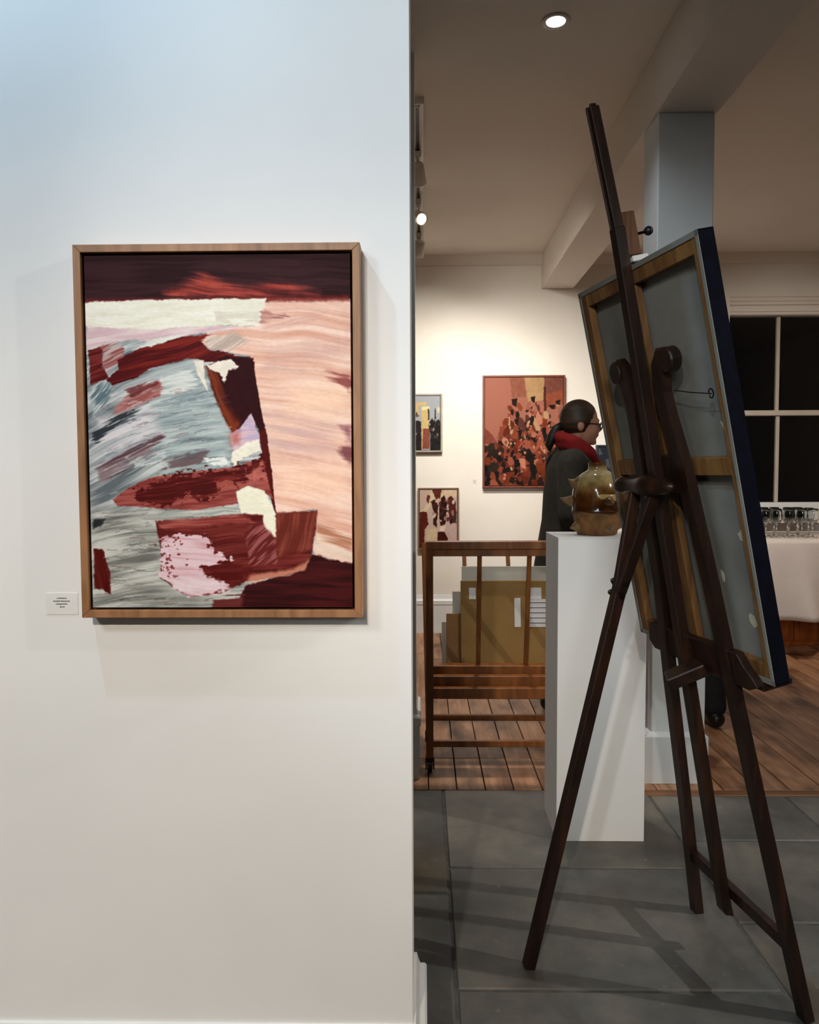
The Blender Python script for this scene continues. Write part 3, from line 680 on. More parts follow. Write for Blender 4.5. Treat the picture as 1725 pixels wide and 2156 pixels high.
# ------------------------------------------------------------------ easel with the canvas
B0 = Vector((.78325, 2.12700, 0)); eu = Vector((.21613, -.97636, 0)); ev = Vector((-.20300, -.04494, .97815)); en = Vector((-.95503, -.21141, -.20791))
def E(s, t, w=0): return B0+eu*s+ev*t+en*w
es = thing('easel', 'tall dark stained wooden lyre easel holding a canvas with its back turned', 'easel', E(.22, 0, .2)-Vector((0, 0, E(.22, 0, .2).z)))
LT = .024
def horned(path, headp, sgn):
    """a front leg that curves out at the top into a scrolled horn"""
    bm = bm_new()
    pts = [E(s, t) for s, t in path]
    wid = [.031, .031, .033, .034, .036, .038, .042]
    # swept rectangular section
    L = []
    for i, p in enumerate(pts):
        d = (pts[min(i+1, len(pts)-1)]-pts[max(i-1, 0)]).normalized()
        s = en.cross(d).normalized()
        w_ = wid[min(i, len(wid)-1)]
        L.append([bm.verts.new(p+s*(a*w_/2)+en*(c*LT/2)) for a, c in ((-1, -1), (1, -1), (1, 1), (-1, 1))])
    for a, b_ in zip(L, L[1:]):
        for k in range(4): bm.faces.new((a[k], a[(k+1) % 4], b_[(k+1) % 4], b_[k]))
    bm.faces.new(L[0][::-1]); bm.faces.new(L[-1])
    lathe(bm, [(.026, -LT/2-.002), (.029, -LT/2+.002), (.029, LT/2-.002), (.026, LT/2+.002)], E(*headp), en, 18)
    return bm
legB = [(0, 0), (.045, .32), (.095, .72), (.138, 1.0), (.152, 1.30), (.166, 1.44), (.160, 1.50), (.142, 1.545), (.128, 1.556)]
legC = [(.439, 0), (.412, .36), (.386, .70), (.366, 1.02), (.340, 1.30), (.318, 1.40), (.306, 1.47), (.318, 1.53), (.345, 1.556)]
obj('front_leg', horned(legB, (.122, 1.540), -1), 'easel', es)
obj('front_leg', horned(legC, (.360, 1.540), 1), 'easel', es)
# crossbar, mast
obj('cross_bar', bar(bm_new(), E(.022, .190, -.004), E(.424, .168, -.004), .034, .020, ev), 'easel', es)
mast = obj('mast', bar(bm_new(), E(.198, .140, .020), E(.255, 1.862, .010), .031, .026, eu), 'easel', es)
obj('mast_foot', prism(bm_new(), [E(.182, .142, .007), E(.182, .142, .033), E(.182, .128, .028), E(.182, .118, .007)], eu*.031), 'easel', mast)
bm = bm_new()
bar(bm, E(.255, 1.858, .005), E(.240, 2.140, .004), .026, .014, eu, .003)
for a in (-.010, .010): bar(bm, E(.255+a, 1.858, .014), E(.240+a, 2.145, .013), .007, .016, eu, .002)
obj('mast_extension', bm, 'easel', es)
# upper spreader and head block
obj('head_block', prism(bm_new(), [E(.135, 1.325, -.012), E(.345, 1.325, -.012), E(.352, 1.235, -.012), E(.145, 1.235, -.012)], en*.016, .002), 'easel', es)
hb = obj('hinge_roller', lathe(bm_new(), [(.004, -.155), (.014, -.152), (.020, -.140), (.022, -.118), (.017, -.100), (.019, -.07), (.021, -.045), (.026, -.02), (.029, 0), (.026, .02), (.021, .045), (.018, .075), (.012, .098), (.003, .108)], E(.262, 1.262, .052), eu, 20), 'easel', es, True)
# rear leg with forked top
A0 = Vector((.2660, 1.8745, 0)); SP = E(.188, 1.075, .112)
lg = obj('rear_leg', bar(bm_new(), A0, SP, .030, .027, eu), 'easel', es)
obj('fork_prong', bar(bm_new(), SP+(A0-SP).normalized()*.07-eu*.004, E(.190, 1.275, .040), .018, .027, eu), 'easel', lg)
obj('fork_prong', bar(bm_new(), SP+(A0-SP).normalized()*.07+eu*.008, E(.285, 1.265, .040), .018, .027, eu), 'easel', lg)
for q, (k, sd) in enumerate(((-.004, -1), (.03, 1))):
    bp = SP+(A0-SP).normalized()*(.045+q*.03)
    obj('bolt', lathe(bm_new(), [(.007, -.026), (.008, -.022), (.004, -.02), (.004, .034), (.008, .036), (.007, .042)], bp, eu*-1, 10), 'iron', lg)
bm = bm_new(); bp = SP+(A0-SP).normalized()*.06-eu*.030
bar(bm, bp+Vector((-.006, 0, .016)), bp+Vector((.004, 0, -.002)), .010, .003, eu, 0); bar(bm, bp+Vector((-.006, 0, -.018)), bp+Vector((.004, 0, .002)), .010, .003, eu, 0)
obj('wing_nut', bm, 'iron', lg)
# tray and its peg block
tr = obj('tray_back', prism(bm_new(), [E(.028, .822, -.014), E(.045, .872, -.014), E(.425, .876, -.014), E(.447, .846, -.014), E(.468, .830, -.014), E(.482, .812, -.014), E(.448, .797, -.014), E(.05, .800, -.014)], en*.020, .002), 'easel', es)
obj('tray_ledge', prism(bm_new(), [E(.02, .812, -.012), E(.476, .812, -.012), E(.476, .812, -.085), E(.02, .812, -.085)], ev*-.016, .002), 'easel', tr)
obj('peg_block', bar(bm_new(), E(.232, .778, .078), E(.272, .806, -.004), .050, .032, eu, .003), 'easel', es)
# top clamp with thumb screw
cl = obj('clamp_block', bar(bm_new(), E(.232, 1.897, -.026), E(.232, 1.797, -.026), .036, .034, eu, .002), 'easel_light', es)
obj('clamp_screw', tube(bm_new(), [E(.238, 1.845, -.044), E(.240, 1.846, -.068)], .0035, 8), 'iron', cl)
bm = ball(bm_new(), E(.241, 1.847, -.075), .011, 14); obj('screw_knob', bm, 'black', cl, True)
obj('clamp_lip', prism(bm_new(), [E(.205, 1.796, -.020), E(.247, 1.796, -.020), E(.247, 1.796, -.062), E(.205, 1.796, -.062)], ev*-.014, .002), 'card', cl)

# the stretched canvas seen from behind
CS0, CS1, CT0, CT1, CW0, CW1 = -.062, .507, .816, 1.777, -.018, -.056
cn = thing('stretched_canvas', 'stretched canvas with navy edges standing on the easel, back showing', 'canvas', E((CS0+CS1)/2, CT0, -.04))
def slab(s0, s1, t0, t1, w0, w1, bev=.0015):
    return prism(bm_new(), [E(s0, t0, w0), E(s1, t0, w0), E(s1, t1, w0), E(s0, t1, w0)], en*(w1-w0), bev)
obj('canvas_sheet', slab(CS0+.002, CS1-.002, CT0+.002, CT1-.002, -.046, CW1+.002, 0), 'raw_canvas', cn)
bm = bm_new()
for a in ((CS0, CS0+.003, CT0, CT1), (CS1-.003, CS1, CT0, CT1), (CS0, CS1, CT0, CT0+.003), (CS0, CS1, CT1-.003, CT1)):
    b = slab(*a, CW0-.002, CW1, 0); merge(bm, b)
b = slab(CS0, CS1, CT0, CT1, CW1, CW1+.001, 0); merge(bm, b)
obj('navy_edge', bm, 'navy', cn)
bw = .040
SW0, SW1 = CW0-.0015, -.040
for a in ((CS0+.004, CS0+.004+bw, CT0+.004, CT1-.004), (CS1-.004-bw*.55, CS1-.004, CT0+.004, CT1-.004)):
    obj('stretcher_bar', slab(*a, SW0, SW1), 'pine', cn)
for a in ((CS0+.044, CS1-.026, CT1-.004-bw, CT1-.004), (CS0+.044, CS1-.026, CT0+.004, CT0+.004+bw), (CS0+.044, CS1-.026, 1.272, 1.312)):
    obj('stretcher_bar', slab(*a, SW0-.001, SW1), 'pine', cn)
for a in ((.196, .230, 1.312, CT1-.044), (.196, .230, CT0+.044, 1.272)):
    obj('stretcher_bar', slab(*a, SW0-.003, SW1), 'pine', cn)
# folded canvas margin stapled round the back
mg = .012
for a in ((CS0, CS0+mg, CT0, CT1), (CS1-mg*.8, CS1, CT0, CT1), (CS0, CS1, CT1-mg, CT1), (CS0, CS1, CT0, CT0+mg)):
    obj('folded_margin', slab(*a, CW0, CW0-.002, 0), 'raw_canvas', cn)
bm = bm_new(); tube(bm, [E(.330, 1.470, -.016), E(.40, 1.459, -.012), E(.468, 1.449, -.014)], .0012, 6)
wr = obj('hanging_wire', bm, 'iron', cn)
bm = bm_new()
for q in range(3): tube(bm, [E(.470+.004*q+.008*math.cos(k*2*math.pi/12), 1.450+.010*math.sin(k*2*math.pi/12), -.013+.003*q) for k in range(12)], .0012, 5, True)
obj('screw_eye', bm, 'iron', wr)
MT['patch'] = mottled('cream_primer_dabs', (196, 190, 164), (206, 200, 176), .9, 20, bstr=0)
for (s, t, rs, rt, an) in ((.447, 1.135, .020, .014, .3), (.345, 1.03, .007, .016, 0), (.458, 1.02, .016, .035, -.2), (.43, .94, .012, .018, .4), (.47, .90, .012, .012, 0), (.452, 1.36, .006, .03, .5), (.06, .94, .012, .02, .2)):
    pts = []
    for k in range(12):
        a = k*math.pi/6; r_ = random.uniform(.75, 1.1); x, y = rs*r_*math.cos(a), rt*r_*math.sin(a)
        pts.append(E(s+x*math.cos(an)-y*math.sin(an), t+x*math.sin(an)+y*math.cos(an), -.0462))
    obj('primer_patch', prism(bm_new(), pts, en*.0006), 'patch', cn)

# ------------------------------------------------------------------ pedestal and jar
PX0, PX1, PY0, PY1, PZ = .4525, .7500, 2.535, 2.785, 1.038
pd = thing('pedestal', 'tall white box pedestal standing on the stone floor', 'pedestal', ((PX0+PX1)/2, (PY0+PY1)/2, 0))
obj('body', box(bm_new(), PX0, PX1, PY0, PY1, 0, PZ-.004, .0015), 'plinth', pd)
obj('top_panel', box(bm_new(), PX0-.0005, PX1+.0005, PY0-.0005, PY1+.0005, PZ-.004, PZ, .001), 'plinth', pd)
def jar_mat():
    m, nt, bs = nodes('salt_glazed_stoneware')
    tc = N(nt, 'ShaderNodeTexCoord'); sx = N(nt, 'ShaderNodeSeparateXYZ'); nt.links.new(tc.outputs['Object'], sx.inputs[0])
    no = N(nt, 'ShaderNodeTexNoise'); no.inputs['Scale'].default_value = 16; no.inputs['Detail'].default_value = 5
    nt.links.new(tc.outputs['Object'], no.inputs['Vector'])
    mu = N(nt, 'ShaderNodeMath', operation='MULTIPLY_ADD'); mu.inputs[1].default_value = .035; nt.links.new(no.outputs['Fac'], mu.inputs[0]); nt.links.new(sx.outputs['Z'], mu.inputs[2])
    mr = N(nt, 'ShaderNodeMapRange'); mr.inputs[1].default_value = 0.0; mr.inputs[2].default_value = .27; nt.links.new(mu.outputs[0], mr.inputs[0])
    band = ramp(nt, mr.outputs[0], [(.05, (112, 74, 36)), (.34, (138, 98, 54)), (.365, (62, 32, 8)), (.52, (86, 46, 13)), (.58, (104, 62, 24)), (.66, (136, 100, 56)), (.76, (176, 154, 104)), (.90, (184, 164, 118)), (.97, (118, 78, 38))])
    n2 = N(nt, 'ShaderNodeTexNoise'); n2.inputs['Scale'].default_value = 34; n2.inputs['Detail'].default_value = 6; nt.links.new(tc.outputs['Object'], n2.inputs['Vector'])
    mx = N(nt, 'ShaderNodeMix', data_type='RGBA', blend_type='MULTIPLY'); mx.inputs[0].default_value = .6
    nt.links.new(band, mx.inputs[6]); nt.links.new(ramp(nt, n2.outputs['Fac'], [(.32, (120, 92, 60)), (.6, (255, 255, 255))]), mx.inputs[7])
    nt.links.new(mx.outputs[2], bs.inputs['Base Color'])
    rg = N(nt, 'ShaderNodeMapRange'); rg.inputs[1].default_value = .07; rg.inputs[2].default_value = .09; rg.inputs[3].default_value = .75; rg.inputs[4].default_value = .12
    nt.links.new(sx.outputs['Z'], rg.inputs[0]); nt.links.new(rg.outputs[0], bs.inputs['Roughness'])
    bump(nt, bs, n2.outputs['Fac'], .25, .003)
    return m
MT['jar'] = jar_mat()
MT['jarcream'] = mottled('cream_glaze', (170, 140, 86), (182, 154, 100), .15, 30, bstr=.05)
MT['jarhorn'] = mottled('tan_glaze', (104, 78, 46), (136, 108, 68), .3, 40, bstr=.1)
MT['jardark'] = mottled('dark_iron_glaze', (72, 56, 38), (110, 84, 50), .2, 30, bstr=.05)
JX, JY = .608, 2.655
jr = thing('spiked_jar', 'round brown and cream glazed stoneware jar with horn spikes on the white pedestal', 'jar', (JX, JY, PZ))
prof = [(.060, 0), (.068, .004), (.070, .012), (.074, .03), (.080, .055), (.083, .074), (.0865, .080), (.0865, .086), (.085, .090), (.087, .11), (.0865, .13), (.085, .145), (.0845, .150), (.082, .165), (.076, .185), (.066, .202), (.052, .214), (.040, .221), (.0335, .225), (.031, .232), (.031, .246), (.033, .250), (.028, .250), (.026, .235), (.026, .225)]
jb = obj('jar_body', lathe(bm_new(), [(r_, PZ+h) for r_, h in prof], (JX, JY, 0), (0, 0, 1), 48), 'jar', jr, True)
def horn(ang, z, r_, ln, rad, up):
    d = Vector((math.cos(ang), math.sin(ang), 0)); p = Vector((JX, JY, PZ+z))+d*(r_-.012)
    pts = [p+d*(ln*k/6)+Vector((0, 0, up*(k/6)**2)) for k in range(7)]
    obj('spike', tube(bm_new(), pts, [rad*1.25, rad*1.12, rad*.95, rad*.74, rad*.52, rad*.3, .002], 14), 'jarhorn', jr, True)
PI = math.pi
for ang, z, r_, ln, rad, up in ((PI*1.02, .178, .078, .036, .021, .016), (PI*.98, .118, .087, .052, .019, .010), (PI*1.06, .030, .076, .034, .019, -.006),
                                (PI*1.62, .030, .078, .030, .018, -.004), (-.15, .175, .078, .036, .020, .014), (.1, .118, .087, .048, .018, .008), (0, .035, .078, .034, .018, -.004), (PI*.5, .12, .087, .04, .018, .008)):
    horn(ang, z, r_, ln, rad, up)
def onjar(pl, m, name):
    bm = bm_new(); vs_ = []
    for a, z in pl:
        r_ = np.interp(z, [h for _, h in prof[:20]], [q for q, _ in prof[:20]])+.0012
        vs_.append((a, z))
    # fine patch laid on the surface
    c = (sum(a for a, z in vs_)/len(vs_), sum(z for a, z in vs_)/len(vs_))
    L = []
    for f in (0.02, .35, .7, 1.0):
        ring = []
        for a, z in vs_:
            aa, zz = c[0]+(a-c[0])*f, c[1]+(z-c[1])*f
            r_ = np.interp(zz, [h for _, h in prof[:20]], [q for q, _ in prof[:20]])+(.0012 if f < .9 else -.001)
            ring.append(bm.verts.new((JX+r_*math.cos(aa), JY+r_*math.sin(aa), PZ+zz)))
        L.append(ring)
    n = len(vs_)
    bm.faces.new(L[0])
    for a, b_ in zip(L, L[1:]):
        for k in range(n): bm.faces.new((a[k], a[(k+1) % n], b_[(k+1) % n], b_[k]))
    obj(name, bm, m, jb, True)
onjar([(PI*(1.40+.34*k/9), .1435) for k in range(10)]+[(PI*1.745, .128), (PI*1.69, .117), (PI*1.64, .122), (PI*1.60, .131), (PI*1.55, .132), (PI*1.50, .124), (PI*1.45, .125), (PI*1.41, .132)], 'jarcream', 'cream_patch')
bm = bm_new(); p = Vector((JX+.084*math.cos(PI*1.58), JY+.084*math.sin(PI*1.58), PZ+.118)); d = Vector((math.cos(PI*1.58), math.sin(PI*1.58), -.1))
obj('spike', tube(bm, [p-d*.01, p+d*.008, p+d*.02, p+d*.03], [.020, .017, .010, .002], 14), 'jardark', jr, True)

# ------------------------------------------------------------------ print rack with its boards
rk = thing('print_rack', 'beech browser rack on castors holding mounted prints behind the white pedestal', 'rack', (.46, 3.32, 0))
RX0, RX1, RF, RB = .012, .90, 3.135, 3.48
X_ = Vector((1, 0, 0)); Y_ = Vector((0, 1, 0))
for x in (RX0+.016, RX1-.016):
    p = obj('front_post', box(bm_new(), x-.0155, x+.0155, RF-.014, RF+.014, .062, .968, .002), 'rackwood', rk)
    o_ = obj('back_post', bar(bm_new(), (x, RB-.02, .062), (x-.018*(1 if x < .4 else -1), RB+.20, .912), .030, .028, X_), 'rackwood', rk)
    obj('side_rail', box(bm_new(), x-.011, x+.011, RF, RB, .33, .37, .002), 'rackwood', rk)
    for yy in (RF, RB-.02):
        bm = bm_new(); lathe(bm, [(.006, .030), (.006, .066)], (x, yy, 0), (0, 0, 1), 10)
        box(bm, x-.019, x-.013, yy-.016, yy+.016, .014, .052, .002); box(bm, x+.013, x+.019, yy-.016, yy+.016, .014, .052, .002); box(bm, x-.019, x+.019, yy-.012, yy+.014, .044, .062, .002)
        cs = obj('castor', bm, 'black', rk)
        obj('castor_wheel', lathe(bm_new(), [(.018, -.011), (.0235, -.008), (.0235, .008), (.018, .011)], (x, yy, .0235), X_, 18), 'black', cs)
rt = obj('top_rail', box(bm_new(), RX0, RX1, RF-.016, RF+.016, .938, .973, .003), 'rackwood', rk)
obj('inner_lip', box(bm_new(), RX0+.03, RX1-.03, RF-.012, RF+.006, .910, .938, .002), 'rackwood', rt)
obj('back_top_rail', box(bm_new(), RX0-.014, RX1+.014, RB+.185, RB+.215, .880, .912, .003), 'rackwood', rk)
for x in (.236, .442, .648):
    obj('front_slat', bar(bm_new(), (x, RF, .93), (x+.004, RF+.13, .418), .019, .012, X_), 'rackwood', rk)
for x in (.20, .41, .61):
    obj('back_slat', bar(bm_new(), (x, RB+.20, .90), (x+.006, RB-.03, .418), .019, .012, X_), 'rackwood', rk)
obj('trough_rail', box(bm_new(), RX0+.03, RX1-.03, RF+.10, RF+.150, .385, .425, .003), 'rackwood', rk)
obj('trough_rail', box(bm_new(), RX0+.03, RX1-.03, RF+.04, RF+.075, .340, .396, .003), 'rackwood', rk)
obj('trough_rail', box(bm_new(), RX0+.03, RX1-.03, RF-.014, RF+.014, .313, .360, .003), 'rackwood', rk)
obj('trough_base', box(bm_new(), RX0+.03, RX1-.03, RF+.12, RB-.01, .385, .400, .002), 'rackwood', rk)
obj('stretcher', box(bm_new(), RX0+.03, RX1-.03, RF-.011, RF+.011, .108, .134, .002), 'rackwood', rk)
obj('stretcher', box(bm_new(), RX0+.03, RX1-.03, RB-.031, RB-.009, .112, .138, .002), 'rackwood', rk)
MT['kraft'] = mottled('kraft_mount_board', (132, 100, 50), (142, 110, 58), .8, 8, bstr=.03)
MT['kraft2'] = mottled('brown_mount_board', (122, 88, 50), (134, 98, 58), .8, 8, bstr=.03)
MT['greyboard'] = mottled('pale_grey_board', (176, 172, 160), (188, 184, 172), .8, 8, bstr=.03)
MT['paper'] = mottled('white_paper_sheet', (204, 204, 204), (214, 214, 214), .8, 12, bstr=0)
def leaning(name, label, x0, x1, ztop, yb, m, notes=(), grp='prints in the browser rack', cat='print'):
    zb = .401; lean = .16
    def P(x, z): return Vector((x, yb-(z-zb)*(-lean), z))
    t = thing(name, label, cat, ((x0+x1)/2, yb, zb), grp)
    bd = obj('board', prism(bm_new(), [P(x0, zb), P(x1, zb), P(x1, ztop), P(x0, ztop)], (0, .007, 0), .001), m, t)
    for (a, b_, c, d, mm) in notes:
        obj('paper_note', prism(bm_new(), [P(a, c)+Vector((0, -.0008, 0)), P(b_, c)+Vector((0, -.0008, 0)), P(b_, d)+Vector((0, -.0008, 0)), P(a, d)+Vector((0, -.0008, 0))], (0, .0006, 0)), mm, bd)
    return t
YB = RF+.150
k_ = leaning('mounted_print', 'large kraft-backed print with white paper notes, front of the rack', .168, .74, .775, YB+.012, 'kraft',
        ((.205, .235, .695, .745, 'paper'), (.405, .432, .575, .700, 'paper'), (.460, .525, .690, .745, 'paper'), (.465, .60, .575, .695, 'paper')))
bm = bm_new()
for k in range(5):
    z = .59+k*.022; y = YB+.012+(z-.401)*.16-.0014
    box(bm, .472, .585, y-.0002, y+.0002, z, z+.0035)
obj('print_lines', bm, 'ink', [c for c in bpy.data.objects if c.name.startswith('board') and c.parent == k_][0])
leaning('mounted_print', 'tall pale grey board standing behind the kraft-backed print', .176, .78, .832, YB+.060, 'greyboard')
leaning('mounted_print', 'short brown backing board at the left front of the rack', .104, .55, .630, YB+.024, 'kraft2')
leaning('mounted_print', 'grey mount showing a step above the short brown board', .133, .62, .725, YB+.036, 'greyboard')
leaning('mounted_print', 'kraft board peeping out just left of the grey mount', .150, .70, .690, YB+.048, 'kraft2')
leaning('mounted_print', 'low pale grey mount at the far left end of the rack', .085, .50, .585, YB+.072, 'greyboard')

# ------------------------------------------------------------------ drinks table
TZ = .79
tb = thing('drinks_table', 'long wooden drinks table with panelled base under a white cloth by the dark window', 'table', (3.0, 5.45, 0))
obj('table_top', box(bm_new(), 2.25, 3.95, 5.09, 5.77, TZ-.03, TZ-.003, .003), 'panel', tb)
for i in range(9):
    x = 2.32+i*.175
    obj('base_panel', box(bm_new(), x+.002, x+.172, 5.455, 5.475, .03, TZ-.03, .002), 'panel', tb)
obj('base_plinth', box(bm_new(), 2.32, 3.9, 5.45, 5.72, 0, .03, .003), 'panel', tb)
obj('base_back', box(bm_new(), 2.32, 3.9, 5.70, 5.72, .03, TZ-.03, .002), 'panel', tb)
# cloth: top sheet and falling folds
bm = bm_new(); n = 120
def fall(k, z):
    f = k/n; x = 2.22+1.76*f
    dep = (TZ-z)/(TZ-.26)
    y = 5.065-.02*dep-dep*.075*(math.sin(f*24-dep*2.6)*.6+math.sin(f*41-dep*2+1)*.4)
    return x, y
rows = [TZ-.0, TZ-.004, TZ-.02]+[TZ-.02-(TZ-.02-.265)*j/14 for j in range(1, 15)]
L = [[bm.verts.new((2.22+1.76*k/n, 5.79, TZ)) for k in range(n+1)]]
for j, z in enumerate(rows):
    L.append([bm.verts.new(((fall(k, z)[0]), fall(k, z)[1]+(.012 if j == 0 else .003 if j == 1 else 0), z+(.003 if j == 0 else 0)+(-.02*(k/n) if j > 12 else 0))) for k in range(n+1)])
for a, b_ in zip(L, L[1:]):
    for k in range(n): bm.faces.new((a[k], a[k+1], b_[k+1], b_[k]))
cl_o = obj('tablecloth', bm, 'cloth', None, True, (3.0, 5.4, TZ))
md = cl_o.modifiers.new('thick', 'SOLIDIFY'); md.thickness = .002; md.offset = -1
tag(cl_o, 'white cloth draped over the drinks table by the dark window', 'tablecloth')
gp = [(.034, 0), (.034, .002), (.012, .005), (.005, .012), (.004, .05), (.0045, .085), (.012, .092), (.028, .108), (.037, .130), (.038, .150), (.034, .180), (.031, .200), (.0298, .200), (.0328, .180), (.0366, .150), (.0355, .131), (.027, .110), (.010, .0945), (.0, .093)]
g0 = lathe(bm_new(), gp, (0, 0, 0), (0, 0, 1), 20, True)
gl0 = obj('wine_glass', g0, 'glass', None, True)
spots = []
for r_, yy in enumerate((5.30, 5.41, 5.52)):
    for k in range(5): spots.append((2.385+.080*k+.03*(r_ % 2)+random.uniform(-.008, .008), yy+random.uniform(-.01, .01)))
for i, (x, y) in enumerate(spots):
    o = gl0 if i == 0 else gl0.copy()
    if i: col.objects.link(o)
    o.location = (x, y, TZ+.0035)
    tag(o, 'clear empty wine glass in the cluster on the white tablecloth', 'glass', 'wine glasses on the drinks table')

# ------------------------------------------------------------------ light fittings
tk = tag(obj('light_track', bm_new() if 0 else box(box(bm_new(), -.048, .012, 3.42, 5.75, CEIL-.03, CEIL, .003), -.030, -.006, 3.44, 3.80, CEIL-.034, CEIL-.0295), 'fixture', None, False, (-.02, 4.6, CEIL)), 'white ceiling lighting track beside the wall end', 'track')
obj('track_slot', box(bm_new(), -.026, -.010, 3.45, 5.70, CEIL-.0345, CEIL-.0300), 'black', tk)
MT['shade_in'] = MT['fixture']
def track_head(label, y, aim, lit=True):
    t = thing('track_spotlight', label, 'spotlight', (-.018, y, CEIL-.034), 'spotlights on the ceiling track')
    obj('adapter', box(bm_new(), -.036, 0, y-.06, y+.06, CEIL-.065, CEIL-.034, .004), 'fixture', t)
    obj('stem', tube(bm_new(), [(-.018, y, CEIL-.064), (-.018, y, CEIL-.10)], .007, 10), 'fixture', t)
    a = Vector(aim).normalized(); c = Vector((-.018, y, CEIL-.125))
    h = obj('head', lathe(bm_new(), [(.020, -.05), (.034, -.045), (.036, -.02), (.036, .055), (.033, .058), (.031, .050)], c, a, 24), 'fixture', t, True)
    obj('lens', lathe(bm_new(), [(.0295, .046), (.0295, .050)], c, a, 24), 'lens' if lit else 'black', h)
track_head('white track spotlight nearest the start of the ceiling track', 3.95, (.15, .75, -.65))
track_head('middle white track spotlight turned with its lit lens towards the easel', 4.62, (.35, -.80, -.45))
track_head('white track spotlight at the far wall end of the ceiling track', 5.25, (-.1, .55, -.8))
dl = thing('downlight', 'round recessed ceiling downlight, lit, beside the ceiling beam', 'downlight', (.492, 2.872, CEIL))
obj('rim', lathe(bm_new(), [(.036, -.004), (.050, -.005), (.053, -.002), (.053, 0), (.036, 0)], (.492, 2.872, CEIL), (0, 0, 1), 28, False), 'fixture', dl, True)
obj('lens', lathe(bm_new(), [(.035, -.0035), (.035, -.001)], (.492, 2.872, CEIL), (0, 0, 1), 24), 'lens_cool', dl)
spot('lamp_downlight', (.492, 2.872, CEIL-.02), (.492, 2.872, 0), 14, COOL, 110, .8, .03)

# ------------------------------------------------------------------ people
MT['skin'] = mottled('skin', (186, 132, 104), (200, 146, 118), .55, 14, bstr=.02)
MT['hair'] = mottled('dark_brown_hair', (44, 30, 20), (72, 52, 34), .5, 9, (1, 1, 7), bstr=.3)
MT['hair2'] = mottled('black_hair', (14, 12, 11), (26, 22, 20), .5, 9, (1, 1, 7), bstr=.3)
MT['coat'] = mottled('dark_olive_wool', (24, 23, 17), (34, 32, 24), .95, 40, bstr=.3)
MT['scarf'] = mottled('red_scarf_wool', (118, 4, 8), (138, 8, 12), .9, 30, bstr=.3)
MT['trouser'] = mottled('black_trouser_cloth', (14, 14, 16), (22, 22, 25), .9, 40, bstr=.2)
MT['jumper'] = mottled('charcoal_jumper', (24, 25, 28), (34, 35, 39), .95, 40, bstr=.2)
MT['shoe'] = mottled('black_shoe_leather', (12, 11, 10), (22, 20, 18), .35, 20, bstr=.1)
def limb(bm, pts, rad, seg=14):
    """tapered chain with round joints"""
    for p, r_ in zip(pts, rad): ball(bm, p, r_, seg)
    for (p, q), (r_, s) in zip(zip(pts, pts[1:]), zip(rad, rad[1:])):
        b = bmesh.new(); tube(b, [p, q], [r_, s], seg); merge(bm, b)
def hand(bm, wrist, d, up):
    d = Vector(d).normalized(); up = Vector(up).normalized(); sd = d.cross(up).normalized(); w_ = Vector(wrist)
    limb(bm, [w_, w_+d*.045, w_+d*.085], [.022, .028, .027], 12)
    for k, ln in enumerate((.062, .072, .068, .054)):
        b0 = w_+d*.085+sd*(-.028+.0185*k)
        limb(bm, [b0, b0+d*ln*.5-up*.006, b0+d*ln*.8-up*.024], [.0095, .009, .0075], 10)
    b0 = w_+d*.03-sd*.028
    limb(bm, [b0, b0+d*.03-sd*.022-up*.01, b0+d*.058-sd*.022-up*.022], [.012, .0105, .008], 10)
def person(root, x, y, facing, hgt, lean=0):
    """one continuous figure in a local frame: f = facing, l = left; returns point mapper"""
    f = Vector((math.cos(facing), math.sin(facing), 0)); l = Vector((-f.y, f.x, 0)); k = hgt/1.64
    return lambda a, b_, z: Vector((x, y, 0))+f*a*k+l*b_*k+Vector((0, 0, z*k))
